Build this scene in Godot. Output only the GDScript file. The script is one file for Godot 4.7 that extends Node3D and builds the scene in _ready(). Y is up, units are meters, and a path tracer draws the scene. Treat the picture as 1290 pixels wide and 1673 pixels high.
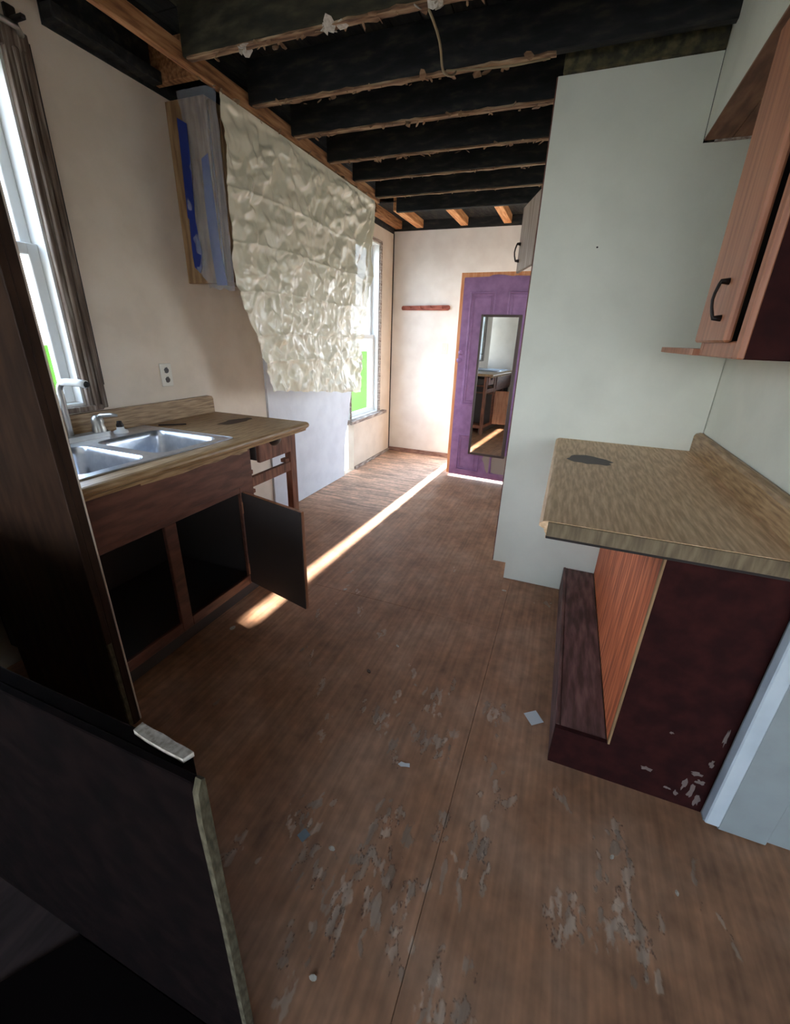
extends Node3D
# Measurements: x to the right, y up, z = distance ahead of the camera (Godot -z). V() turns them into Godot points.

var M := {}
var rng := RandomNumberGenerator.new()

func V(x: float, y: float, z: float) -> Vector3:
	return Vector3(x, y, -z)

# ---------------------------------------------------------------- helpers
func surf(smooth := false) -> SurfaceTool:
	var st := SurfaceTool.new()
	st.begin(Mesh.PRIMITIVE_TRIANGLES)
	st.set_smooth_group(0 if smooth else -1)
	return st

func tri(st: SurfaceTool, a: Vector3, b: Vector3, c: Vector3, mid: Vector3) -> void:
	if (b - a).cross(c - a).dot((a + b + c) / 3.0 - mid) > 0.0:
		var t := b
		b = c
		c = t
	st.add_vertex(a)
	st.add_vertex(b)
	st.add_vertex(c)

func quad(st: SurfaceTool, a: Vector3, b: Vector3, c: Vector3, d: Vector3, mid: Vector3) -> void:
	tri(st, a, b, c, mid)
	tri(st, a, c, d, mid)

func cbox(st: SurfaceTool, c: Vector3, s: Vector3, ch := 0.003, xf := Transform3D()) -> void:
	var h := s * 0.5
	ch = minf(ch, minf(h.x, minf(h.y, h.z)) * 0.8)
	var mid := xf * c
	var p := {}
	for sx in [-1, 1]:
		for sy in [-1, 1]:
			for sz in [-1, 1]:
				p[[0, sx, sy, sz]] = xf * (c + Vector3(sx * h.x, sy * (h.y - ch), sz * (h.z - ch)))
				p[[1, sx, sy, sz]] = xf * (c + Vector3(sx * (h.x - ch), sy * h.y, sz * (h.z - ch)))
				p[[2, sx, sy, sz]] = xf * (c + Vector3(sx * (h.x - ch), sy * (h.y - ch), sz * h.z))
	for s1 in [-1, 1]:
		quad(st, p[[0, s1, -1, -1]], p[[0, s1, 1, -1]], p[[0, s1, 1, 1]], p[[0, s1, -1, 1]], mid)
		quad(st, p[[1, -1, s1, -1]], p[[1, 1, s1, -1]], p[[1, 1, s1, 1]], p[[1, -1, s1, 1]], mid)
		quad(st, p[[2, -1, -1, s1]], p[[2, 1, -1, s1]], p[[2, 1, 1, s1]], p[[2, -1, 1, s1]], mid)
	if ch <= 0.0:
		return
	for s1 in [-1, 1]:
		for s2 in [-1, 1]:
			quad(st, p[[0, s1, s2, -1]], p[[0, s1, s2, 1]], p[[1, s1, s2, 1]], p[[1, s1, s2, -1]], mid)
			quad(st, p[[0, s1, -1, s2]], p[[0, s1, 1, s2]], p[[2, s1, 1, s2]], p[[2, s1, -1, s2]], mid)
			quad(st, p[[1, -1, s1, s2]], p[[1, 1, s1, s2]], p[[2, 1, s1, s2]], p[[2, -1, s1, s2]], mid)
			for s3 in [-1, 1]:
				tri(st, p[[0, s1, s2, s3]], p[[1, s1, s2, s3]], p[[2, s1, s2, s3]], mid)

func bx(st: SurfaceTool, x0: float, x1: float, y0: float, y1: float, z0: float, z1: float, ch := 0.003) -> void:
	cbox(st, V((x0 + x1) / 2, (y0 + y1) / 2, (z0 + z1) / 2), Vector3(absf(x1 - x0), absf(y1 - y0), absf(z1 - z0)), ch)

func one(x0: float, x1: float, y0: float, y1: float, z0: float, z1: float, ch := 0.003) -> SurfaceTool:
	var st := surf()
	bx(st, x0, x1, y0, y1, z0, z1, ch)
	return st

# an outline in a plane given by origin o and axes u, v, thick along w
func prism(st: SurfaceTool, pts: PackedVector2Array, o: Vector3, u: Vector3, v: Vector3, w: Vector3) -> void:
	var idx := Geometry2D.triangulate_polygon(pts)
	var n := pts.size()
	var a: Array[Vector3] = []
	var b: Array[Vector3] = []
	for q in pts:
		a.append(o + u * q.x + v * q.y)
		b.append(o + u * q.x + v * q.y + w)
	for i in range(0, idx.size(), 3):
		var m := (a[idx[i]] + a[idx[i + 1]] + a[idx[i + 2]]) / 3.0
		tri(st, a[idx[i]], a[idx[i + 1]], a[idx[i + 2]], m + w)
		tri(st, b[idx[i]], b[idx[i + 1]], b[idx[i + 2]], m)
	var turn := 1.0 if Geometry2D.is_polygon_clockwise(pts) else -1.0
	for i in n:
		var j := (i + 1) % n
		var e := pts[j] - pts[i]
		var out := (u * e.y - v * e.x) * -turn
		var m2 := (a[i] + b[j]) / 2.0 - out
		quad(st, a[i], a[j], b[j], b[i], m2)

func tube(st: SurfaceTool, pts: Array, r, n := 10, caps := true) -> void:
	var rings := []
	var up := Vector3(0.13, 0.97, 0.2)
	for i in pts.size():
		var t: Vector3 = (pts[mini(i + 1, pts.size() - 1)] - pts[maxi(i - 1, 0)]).normalized()
		var a := up - t * up.dot(t)
		if a.length() < 0.05:
			a = Vector3(1, 0, 0) - t * t.x
		a = a.normalized()
		up = a
		var b := t.cross(a)
		var rad: float = r[i] if r is Array else r
		var ring := []
		for k in n:
			var f := TAU * k / n
			ring.append(pts[i] + (a * cos(f) + b * sin(f)) * rad)
		rings.append(ring)
	for i in pts.size() - 1:
		var mid: Vector3 = (pts[i] + pts[i + 1]) / 2.0
		for k in n:
			var l := (k + 1) % n
			quad(st, rings[i][k], rings[i][l], rings[i + 1][l], rings[i + 1][k], mid)
	if caps:
		var m0: Vector3 = (pts[0] + pts[1]) / 2.0
		var m1: Vector3 = (pts[-1] + pts[-2]) / 2.0
		for k in n:
			var l := (k + 1) % n
			tri(st, rings[0][k], rings[0][l], pts[0], m0)
			tri(st, rings[-1][k], rings[-1][l], pts[-1], m1)

# profile of (radius, height) turned round the y axis at o
func lathe(st: SurfaceTool, prof: Array, o: Vector3, n := 20, xf := Basis()) -> void:
	for i in prof.size() - 1:
		var p: Vector2 = prof[i]
		var q: Vector2 = prof[i + 1]
		var d := (q - p)
		var nr := Vector2(d.y, -d.x)
		for k in n:
			var f := TAU * k / n
			var g := TAU * (k + 1) / n
			var a := o + xf * Vector3(p.x * cos(f), p.y, p.x * sin(f))
			var b := o + xf * Vector3(p.x * cos(g), p.y, p.x * sin(g))
			var c := o + xf * Vector3(q.x * cos(g), q.y, q.x * sin(g))
			var e := o + xf * Vector3(q.x * cos(f), q.y, q.x * sin(f))
			var h := (f + g) / 2
			var out := xf * Vector3(nr.x * cos(h), nr.y, nr.x * sin(h))
			var m := (a + b + c + e) / 4.0 - out.normalized() * 0.001
			quad(st, a, b, c, e, m)

func grid(st: SurfaceTool, nu: int, nv: int, f: Callable) -> void:
	var p := []
	for j in nv + 1:
		for i in nu + 1:
			p.append(f.call(float(i) / nu, float(j) / nv))
	for j in nv + 1:
		for i in nu + 1:
			st.set_uv(Vector2(float(i) / nu, float(j) / nv))
			st.add_vertex(p[j * (nu + 1) + i])
	for j in nv:
		for i in nu:
			var a := j * (nu + 1) + i
			for k in [a, a + 1, a + nu + 1, a + 1, a + nu + 2, a + nu + 1]:
				st.add_index(k)

func root_of(o: Node) -> Vector3:
	return o.get_meta("at_", Vector3.ZERO) if o is Node3D and not (o is MeshInstance3D) else Vector3.ZERO

func obj(called: String, st: SurfaceTool, m: Material, parent: Node = self) -> MeshInstance3D:
	st.generate_normals()
	st.set_material(m)
	var o := MeshInstance3D.new()
	o.mesh = st.commit()
	o.name = called
	if parent != self:
		o.position = -origins.get(parent, Vector3.ZERO)
	parent.add_child(o, true)
	if parent == self:
		rename(o, called)
	return o

var origins := {}
var counts := {}

func rename(o: Node, called: String) -> void:
	counts[called] = counts.get(called, -1) + 1
	o.name = called if counts[called] == 0 else "%s_%03d" % [called, counts[called]]

func tag(o: Node, label: String, category: String, group := "") -> Node:
	o.set_meta("label", label)
	o.set_meta("category", category)
	if group:
		o.set_meta("group", group)
	return o

func thing(called: String, label: String, category: String, at: Vector3, group := "", own_axes := false) -> Node3D:
	var o := Node3D.new()
	o.position = at
	add_child(o)
	rename(o, called)
	tag(o, label, category, group)
	if not own_axes:
		origins[o] = at
	return o

func structure(called: String, label: String, category: String, at := Vector3.ZERO) -> Node3D:
	var o := thing(called, label, category, at)
	o.set_meta("kind", "structure")
	return o

# ---------------------------------------------------------------- materials
func c8(r: int, g: int, b: int) -> Color:
	return Color(r / 255.0, g / 255.0, b / 255.0)

func plain(called: String, c: Color, rough := 0.8, metal := 0.0) -> StandardMaterial3D:
	var m := StandardMaterial3D.new()
	m.resource_name = called
	m.albedo_color = c
	m.roughness = rough
	m.metallic = metal
	m.cull_mode = BaseMaterial3D.CULL_DISABLED
	M[called] = m
	return m

func noise(seed_: int, freq: float, octaves := 4, kind := FastNoiseLite.TYPE_SIMPLEX_SMOOTH) -> FastNoiseLite:
	var n := FastNoiseLite.new()
	n.seed = seed_
	n.frequency = freq
	n.noise_type = kind
	n.fractal_octaves = octaves
	return n

func ramp_tex(seed_: int, freq: float, stops: Array, size := 512, octaves := 5) -> NoiseTexture2D:
	var g := Gradient.new()
	var off := PackedFloat32Array()
	var col := PackedColorArray()
	for s in stops:
		off.append(s[0])
		col.append(s[1])
	g.offsets = off
	g.colors = col
	var t := NoiseTexture2D.new()
	t.width = size
	t.height = size
	t.seamless = true
	t.noise = noise(seed_, freq, octaves)
	t.color_ramp = g
	return t

func bump_tex(seed_: int, freq: float, strength := 4.0, size := 512) -> NoiseTexture2D:
	var t := NoiseTexture2D.new()
	t.width = size
	t.height = size
	t.seamless = true
	t.as_normal_map = true
	t.bump_strength = strength
	t.noise = noise(seed_, freq, 5)
	return t

# a solid in the world's axes: grain is stretched along the axis with the small scale
func grainy(called: String, seed_: int, stops: Array, scale: Vector3, rough := 0.7, freq := 0.012, bump := 0.0) -> StandardMaterial3D:
	var m := plain(called, Color.WHITE, rough)
	m.albedo_texture = ramp_tex(seed_, freq, stops)
	m.uv1_triplanar = true
	m.uv1_world_triplanar = true
	m.uv1_scale = scale
	if bump > 0.0:
		m.normal_enabled = true
		m.normal_texture = bump_tex(seed_ + 50, freq * 1.6, bump)
		m.normal_scale = 0.6
	return m

func make_materials() -> void:
	grainy("wall_warm", 1, [[0.2, c8(220, 205, 186)], [0.5, c8(226, 211, 192)], [0.8, c8(229, 215, 197)]], Vector3(0.7, 0.7, 0.7), 0.75, 0.01, 1.0)
	grainy("wall_white", 2, [[0.2, c8(224, 219, 212)], [0.55, c8(230, 226, 219)], [0.8, c8(233, 229, 223)]], Vector3(0.7, 0.7, 0.7), 0.75, 0.01, 1.0)
	grainy("wall_cool", 3, [[0.2, c8(212, 214, 200)], [0.5, c8(217, 219, 205)], [0.8, c8(220, 222, 208)]], Vector3(0.6, 0.6, 0.6), 0.6, 0.008, 0.8)
	grainy("panel_blue", 4, [[0.2, c8(213, 216, 222)], [0.55, c8(219, 222, 228)], [0.8, c8(222, 225, 230)]], Vector3(0.8, 0.8, 0.8), 0.7, 0.01, 0.8)
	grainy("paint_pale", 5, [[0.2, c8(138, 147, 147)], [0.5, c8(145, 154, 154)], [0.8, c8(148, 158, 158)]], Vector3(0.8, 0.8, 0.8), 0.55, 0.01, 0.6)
	grainy("strip_pale", 37, [[0.2, c8(176, 190, 198)], [0.5, c8(190, 203, 210)], [0.8, c8(198, 210, 216)]], Vector3(0.8, 0.8, 0.8), 0.5, 0.01, 0.4)
	grainy("char", 6, [[0.25, c8(16, 17, 18)], [0.5, c8(27, 28, 29)], [0.68, c8(40, 39, 36)], [0.85, c8(60, 56, 46)]], Vector3(0.8, 2.5, 2.5), 0.85, 0.014, 3.0)
	grainy("char_deck", 7, [[0.25, c8(15, 16, 17)], [0.55, c8(28, 28, 27)], [0.8, c8(48, 46, 36)]], Vector3(2.5, 2.5, 0.5), 0.9, 0.014, 3.0)
	grainy("olive_deck", 8, [[0.25, c8(50, 48, 34)], [0.55, c8(76, 72, 48)], [0.8, c8(98, 90, 62)]], Vector3(2.5, 2.5, 0.5), 0.9, 0.014, 3.0)
	grainy("olive_joist", 108, [[0.25, c8(32, 30, 20)], [0.55, c8(50, 46, 30)], [0.8, c8(66, 60, 42)]], Vector3(0.8, 2.5, 2.5), 0.9, 0.014, 3.0)
	grainy("lath", 9, [[0.2, c8(92, 66, 46)], [0.5, c8(138, 106, 78)], [0.8, c8(176, 150, 118)]], Vector3(0.6, 4, 4), 0.85, 0.014, 2.0)
	grainy("beam_wood", 10, [[0.2, c8(120, 78, 46)], [0.5, c8(164, 112, 70)], [0.8, c8(188, 140, 96)]], Vector3(5, 5, 0.5), 0.8, 0.012, 2.0)
	grainy("new_wood", 11, [[0.2, c8(196, 128, 76)], [0.5, c8(218, 154, 100)], [0.8, c8(232, 178, 126)]], Vector3(5, 5, 0.5), 0.75, 0.012, 1.0)
	grainy("cabinet_side", 12, [[0.2, c8(122, 92, 62)], [0.5, c8(150, 118, 82)], [0.8, c8(166, 136, 98)]], Vector3(4, 0.5, 4), 0.7, 0.012, 1.0)
	grainy("laminate", 13, [[0.2, c8(122, 92, 60)], [0.42, c8(150, 119, 82)], [0.56, c8(162, 131, 93)], [0.8, c8(180, 151, 113)]], Vector3(9, 9, 0.8), 0.42, 0.014, 0.0)
	grainy("laminate_across", 113, [[0.2, c8(192, 156, 116)], [0.42, c8(208, 173, 132)], [0.56, c8(216, 182, 141)], [0.8, c8(230, 199, 160)]], Vector3(7.0, 7.0, 0.8), 0.5, 0.014, 0.0)
	grainy("end_strip", 114, [[0.2, c8(84, 70, 48)], [0.5, c8(102, 87, 61)], [0.8, c8(116, 101, 74)]], Vector3(6, 1.0, 6), 0.6, 0.012, 0.0)
	grainy("cabinet_brown", 14, [[0.2, c8(86, 52, 40)], [0.5, c8(104, 64, 49)], [0.8, c8(116, 74, 57)]], Vector3(3.5, 3.5, 0.7), 0.55, 0.012, 0.8)
	grainy("post_brown", 15, [[0.2, c8(92, 55, 40)], [0.5, c8(119, 74, 54)], [0.8, c8(139, 90, 66)]], Vector3(5, 0.7, 5), 0.6, 0.012, 0.8)
	grainy("door_brown", 16, [[0.2, c8(150, 98, 68)], [0.5, c8(172, 116, 84)], [0.8, c8(188, 134, 100)]], Vector3(4, 0.5, 4), 0.5, 0.012, 0.6)
	grainy("maroon", 17, [[0.2, c8(38, 14, 14)], [0.5, c8(46, 18, 17)], [0.8, c8(53, 22, 20)]], Vector3(2, 2, 2), 0.8, 0.01, 0.6)
	grainy("orange_wood", 18, [[0.2, c8(171, 84, 48)], [0.5, c8(205, 108, 65)], [0.8, c8(233, 136, 88)]], Vector3(5, 0.35, 5), 0.6, 0.014, 0.8)
	grainy("plinth_top", 19, [[0.2, c8(74, 51, 46)], [0.5, c8(101, 71, 67)], [0.8, c8(125, 94, 87)]], Vector3(4, 4, 0.6), 0.7, 0.012, 0.8)
	grainy("purple", 20, [[0.2, c8(150, 108, 150)], [0.5, c8(162, 118, 162)], [0.8, c8(170, 126, 170)]], Vector3(1.5, 1.5, 1.5), 0.45, 0.01, 0.8)
	grainy("edge_orange", 21, [[0.2, c8(238, 152, 98)], [0.5, c8(248, 170, 116)], [0.8, c8(252, 186, 136)]], Vector3(5, 0.5, 5), 0.7, 0.012, 0.6)
	grainy("worn_casing", 22, [[0.2, c8(88, 72, 60)], [0.5, c8(112, 96, 83)], [0.7, c8(130, 116, 104)], [0.88, c8(160, 150, 138)]], Vector3(7, 0.5, 7), 0.8, 0.012, 2.0)
	grainy("sill_gray", 23, [[0.2, c8(123, 106, 95)], [0.5, c8(163, 147, 136)], [0.8, c8(198, 187, 175)]], Vector3(5, 5, 0.8), 0.8, 0.014, 2.0)
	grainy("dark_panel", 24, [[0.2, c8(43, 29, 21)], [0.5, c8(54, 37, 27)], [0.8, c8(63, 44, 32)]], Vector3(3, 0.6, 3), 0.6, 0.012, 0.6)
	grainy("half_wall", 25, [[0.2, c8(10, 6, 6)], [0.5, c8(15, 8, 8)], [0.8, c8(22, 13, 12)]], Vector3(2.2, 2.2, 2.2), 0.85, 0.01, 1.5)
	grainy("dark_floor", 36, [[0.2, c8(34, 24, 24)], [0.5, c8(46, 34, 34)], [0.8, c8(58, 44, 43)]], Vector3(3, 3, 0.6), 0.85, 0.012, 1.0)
	grainy("raw_edge", 26, [[0.15, c8(62, 58, 42)], [0.5, c8(84, 78, 58)], [0.85, c8(102, 96, 76)]], Vector3(14, 5, 14), 0.9, 0.01, 3.0)
	grainy("drywall_scrap", 27, [[0.15, c8(160, 150, 134)], [0.5, c8(192, 184, 170)], [0.85, c8(208, 202, 190)]], Vector3(12, 12, 12), 0.9, 0.01, 3.0)
	grainy("base_brown", 28, [[0.2, c8(118, 86, 76)], [0.5, c8(146, 112, 100)], [0.8, c8(164, 132, 118)]], Vector3(1, 5, 5), 0.8, 0.014, 1.5)
	grainy("upper_brown", 29, [[0.2, c8(145, 90, 62)], [0.5, c8(164, 106, 75)], [0.8, c8(175, 118, 84)]], Vector3(5, 0.3, 5), 0.5, 0.012, 0.6)
	grainy("soffit_brown", 30, [[0.2, c8(104, 70, 50)], [0.5, c8(128, 88, 66)], [0.8, c8(144, 104, 80)]], Vector3(3, 3, 0.6), 0.75, 0.012, 0.6)
	grainy("fridge_door", 31, [[0.2, c8(128, 108, 92)], [0.5, c8(152, 132, 116)], [0.8, c8(170, 152, 136)]], Vector3(5, 0.5, 5), 0.6, 0.012, 0.6)
	grainy("gravel", 35, [[0.2, c8(118, 114, 106)], [0.5, c8(140, 136, 127)], [0.8, c8(158, 154, 146)]], Vector3(1, 1, 1), 0.95, 0.03, 3.0)
	grainy("grass", 32, [[0.3, c8(18, 44, 5)], [0.5, c8(38, 72, 8)], [0.7, c8(62, 100, 18)]], Vector3(1.3, 1.3, 1.3), 0.95, 0.03, 4.0)
	grainy("rack_red", 33, [[0.2, c8(124, 58, 42)], [0.5, c8(150, 76, 58)], [0.8, c8(172, 100, 80)]], Vector3(1, 6, 6), 0.6, 0.014, 1.0)
	grainy("steel", 34, [[0.3, c8(196, 202, 210)], [0.6, c8(208, 213, 220)], [0.8, c8(216, 220, 226)]], Vector3(2, 2, 2), 0.33, 0.02, 0.0)
	M.steel.metallic = 0.88
	M.steel.roughness = 0.28
	plain("chrome_dull", c8(170, 168, 162), 0.32, 0.85)
	plain("black", c8(20, 18, 18), 0.6)
	plain("flat_black", c8(16, 12, 12), 0.95)
	M.flat_black.metallic_specular = 0.1
	plain("iron", c8(34, 28, 26), 0.45, 0.4)
	plain("vinyl", c8(232, 234, 232), 0.45)
	plain("outlet_plate", c8(226, 220, 206), 0.45)
	plain("outlet_dark", c8(58, 48, 46), 0.5)
	plain("tape", c8(18, 44, 122), 0.6)
	plain("cable", c8(150, 132, 100), 0.6)
	plain("mirror", c8(226, 230, 228), 0.015, 1.0)
	plain("mirror_frame", c8(74, 58, 52), 0.5)
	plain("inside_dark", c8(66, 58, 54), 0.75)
	plain("paper", c8(206, 208, 208), 0.9)
	plain("paper_blue", c8(128, 142, 150), 0.9)
	plain("peel_beige", c8(178, 160, 146), 0.9)
	plain("scuff", c8(112, 98, 92), 0.9)
	plain("burn", c8(84, 74, 70), 0.6)
	plain("stain_dark", c8(74, 56, 46), 0.6)
	plain("ply_core", c8(92, 70, 52), 0.9)
	plain("gap_dark", c8(40, 34, 32), 0.9)
	var g := plain("pane", Color(0.96, 0.98, 0.98, 0.05), 0.02)
	g.transparency = BaseMaterial3D.TRANSPARENCY_ALPHA
	var p := plain("poly", Color(c8(242, 233, 206), 0.955), 0.26)
	p.transparency = BaseMaterial3D.TRANSPARENCY_ALPHA
	p.metallic_specular = 0.8
	p.backlight_enabled = true
	p.backlight = Color(0.1, 0.1, 0.095)
	var q := plain("poly_end", Color(c8(206, 214, 224), 0.28), 0.28)
	q.transparency = BaseMaterial3D.TRANSPARENCY_ALPHA
	q.metallic_specular = 0.7
	for k in ["grass", "gravel"]:
		M[k].specular_mode = BaseMaterial3D.SPECULAR_DISABLED
	M.maroon.metallic_specular = 0.25
	M.half_wall.metallic_specular = 0.2
	M.dark_panel.metallic_specular = 0.3
	var w := plain("added_glow_sheet", c8(244, 244, 244), 0.9)  # translucent, so daylight from outside makes the added sheet glow
	w.backlight_enabled = true
	w.backlight = Color(0.95, 0.95, 0.95)
	make_floor_material()

# the worn underlayment: grain, dirt, and blotches where the old covering tore the top ply away
func make_floor_material() -> void:
	var w := 1280
	var h := 2048
	var X0 := -2.2
	var XS := 3.1
	var Z0 := 0.2
	var ZS := 5.3
	var big := noise(41, 0.006, 4).get_image(w, h)
	var fine := noise(42, 0.05, 4).get_image(w, h)
	var mid := noise(46, 0.02, 4).get_image(w, h)
	var gr := noise(43, 0.09, 3).get_image(w, int(h / 24.0))
	gr.resize(w, h, Image.INTERPOLATE_CUBIC)
	var gx := noise(44, 0.05, 4).get_image(int(w / 9.0), h)
	gx.resize(w, h, Image.INTERPOLATE_CUBIC)
	for im in [big, fine, gr, gx, mid]:
		im.convert(Image.FORMAT_L8)
	var b := big.get_data()
	var f := fine.get_data()
	var g := gr.get_data()
	var k := gx.get_data()
	var md := mid.get_data()
	var hgt := PackedByteArray()
	hgt.resize(w * h)
	var rgb := PackedByteArray()
	rgb.resize(w * h * 3)
	for j in h:
		var z := Z0 + ZS * j / h
		for i in w:
			var n := j * w + i
			var x := X0 + XS * i / w
			var nb := b[n] / 255.0 - 0.5
			var nf := f[n] / 255.0 - 0.5
			var ng := g[n] / 255.0 - 0.5
			var nm := md[n] / 255.0 - 0.5
			var v := 1.06 + nb * 0.42 + nm * 0.22 + nf * 0.14 + ng * 0.24
			var r := 158.0
			var gg := 114.0
			var bb := 84.0
			# grey wear in the trodden lane
			var lane := clampf(0.5 + nb * 2.2 - 0.2 * absf(x + 0.1), 0.0, 1.0)
			r = lerpf(r, 134, lane * 0.7)
			gg = lerpf(gg, 106, lane * 0.7)
			bb = lerpf(bb, 86, lane * 0.7)
			var bare := clampf((-1.27 - x + nb * 0.12) * 30.0, 0.0, 1.0) * clampf((z - 2.9) * 2.0, 0.0, 1.0)
			if bare > 0.0:
				var nk := k[n] / 255.0 - 0.5
				var vv := 1.0 + nk * 0.45 + nf * 0.2 + nb * 0.3
				r = lerpf(r * v, 214.0 * vv, bare)
				gg = lerpf(gg * v, 176.0 * vv, bare)
				bb = lerpf(bb * v, 150.0 * vv, bare)
			else:
				r *= v
				gg *= v
				bb *= v
			rgb[n * 3] = int(clampf(r, 0, 255))
			rgb[n * 3 + 1] = int(clampf(gg, 0, 255))
			rgb[n * 3 + 2] = int(clampf(bb, 0, 255))
			hgt[n] = int(clampf(150 + ng * 34 + nf * 36, 0, 255))
	# torn spots: centre x, z, how many, spread
	var spots := [[-0.57, 0.78, 7, 0.05], [-0.66, 1.08, 3, 0.04], [-0.54, 1.21, 5, 0.05], [-0.33, 1.18, 6, 0.06], [-0.23, 1.16, 5, 0.06], [-0.33, 1.41, 8, 0.07], [-0.06, 1.41, 6, 0.07], [-0.01, 1.13, 4, 0.05], [0.2, 1.18, 2, 0.03], [0.33, 1.05, 5, 0.06], [-0.02, 0.85, 9, 0.06], [-0.3, 0.86, 5, 0.05], [-0.3, 0.72, 9, 0.06], [-0.31, 0.6, 12, 0.07], [-0.21, 0.62, 4, 0.04], [-0.46, 0.64, 5, 0.05], [-0.17, 0.7, 3, 0.03], [-0.4, 0.47, 3, 0.04], [-0.1, 0.52, 4, 0.05], [0.0, 0.52, 6, 0.04], [0.23, 0.8, 5, 0.04], [0.36, 0.85, 6, 0.04], [0.43, 0.8, 6, 0.06], [-0.14, 0.89, 3, 0.03], [-0.75, 0.55, 6, 0.08], [-0.9, 1.3, 5, 0.2], [-1.1, 1.9, 5, 0.25], [-0.5, 2.2, 4, 0.4], [0.6, 1.0, 4, 0.15]]
	rng.seed = 7
	var ns := noise(45, 0.05, 3)
	for s in spots:
		for c in int(s[2] * 1.6):
			var cx: float = s[0] + rng.randfn(0.0, s[3] * 0.7)
			var cz: float = s[1] + rng.randfn(0.0, s[3] * 0.9)
			var ax := rng.randf_range(0.004, 0.02)
			var az := minf(ax * rng.randf_range(1.2, 5.0), 0.045)
			var tone := rng.randf_range(0.7, 1.0)
			var rng_dark := rng.randf() < 0.35
			var slant := rng.randf_range(-0.5, 0.3)
			var i0 := int((cx - 0.06 - X0) / XS * w)
			var i1 := int((cx + 0.06 - X0) / XS * w)
			var j0 := int((cz - az * 1.6 - Z0) / ZS * h)
			var j1 := int((cz + az * 1.6 - Z0) / ZS * h)
			for j in range(maxi(j0, 0), mini(j1, h)):
				for i in range(maxi(i0, 0), mini(i1, w)):
					var dz := Z0 + ZS * j / h - cz
					var dx := X0 + XS * i / w - cx - slant * dz
					var q := 1.0 - dx * dx / (ax * ax) - dz * dz / (az * az) + ns.get_noise_2d(i * 1.6, j * 0.9) * 2.6 - 0.25
					if q <= 0.0:
						continue
					var n := (j * w + i) * 3
					var e := clampf(q * 1.6, 0.0, 1.0) * 0.8
					var st := 0.82 + 0.36 * g[j * w + i] / 255.0
					if q < 0.1 and rng_dark:
						rgb[n] = int(rgb[n] * 0.62)
						rgb[n + 1] = int(rgb[n + 1] * 0.6)
						rgb[n + 2] = int(rgb[n + 2] * 0.6)
						hgt[j * w + i] = 90
					else:
						rgb[n] = int(lerpf(rgb[n], 196.0 * tone * st, e))
						rgb[n + 1] = int(lerpf(rgb[n + 1], 170.0 * tone * st, e))
						rgb[n + 2] = int(lerpf(rgb[n + 2], 148.0 * tone * st, e))
						hgt[j * w + i] = int(170 + 60 * e * (g[j * w + i] / 255.0))
	var img := Image.create_from_data(w, h, false, Image.FORMAT_RGB8, rgb)
	var hi := Image.create_from_data(w, h, false, Image.FORMAT_L8, hgt)
	hi.convert(Image.FORMAT_RGBA8)
	hi.bump_map_to_normal_map(3.0)
	var m := plain("floor", Color.WHITE, 0.62)
	m.albedo_texture = ImageTexture.create_from_image(img)
	m.normal_enabled = true
	m.normal_texture = ImageTexture.create_from_image(hi)
	m.normal_scale = 0.7

# ---------------------------------------------------------------- scene
func _ready() -> void:
	rng.seed = 1
	# camera
	var cam := Camera3D.new()
	cam.name = "camera"
	cam.fov = 100.4536
	cam.near = 0.03
	cam.transform = Transform3D(Basis(Vector3(0.92992324, 0.03169188, -0.36638557), Vector3(-0.16680026, 0.9242554, -0.34340885), Vector3(0.32775057, 0.38045708, 0.86477279)).orthonormalized(), Vector3(0, 1.47, 0))
	# sky
	var we := WorldEnvironment.new()
	we.name = "environment"
	var env := Environment.new()
	env.background_mode = Environment.BG_SKY
	var sky := Sky.new()
	var ps := ProceduralSkyMaterial.new()
	ps.sky_top_color = c8(160, 186, 218)
	ps.sky_horizon_color = c8(232, 236, 240)
	ps.ground_bottom_color = c8(128, 126, 118)
	ps.ground_horizon_color = c8(210, 220, 222)
	ps.sky_curve = 0.2
	ps.energy_multiplier = 5.0
	sky.sky_material = ps
	env.sky = sky
	env.tonemap_mode = Environment.TONE_MAPPER_LINEAR
	env.tonemap_exposure = 3.7
	env.sdfgi_enabled = true
	env.ssao_enabled = true
	env.ssil_enabled = true
	we.environment = env
	add_child(we)
	# sun, low beyond the far doorway
	var sun := DirectionalLight3D.new()
	sun.name = "sun"
	sun.light_color = Color(1.0, 0.96, 0.9)
	sun.light_energy = 3.5
	sun.light_angular_distance = 1.0
	sun.shadow_enabled = true
	add_child(sun)
	sun.look_at_from_position(Vector3.ZERO, Vector3(-0.046, -tan(deg_to_rad(26.5)), 1.0), Vector3.UP)
	add_child(cam)
	cam.make_current()

	make_materials()
	build_shell()
	build_ceiling()
	build_windows()
	build_door()
	build_mirror()
	build_left_kitchen()
	build_sink()
	build_upper_left()
	build_right_kitchen()
	build_upper_right()
	build_fridge_side()
	build_foreground()
	build_small()

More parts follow.
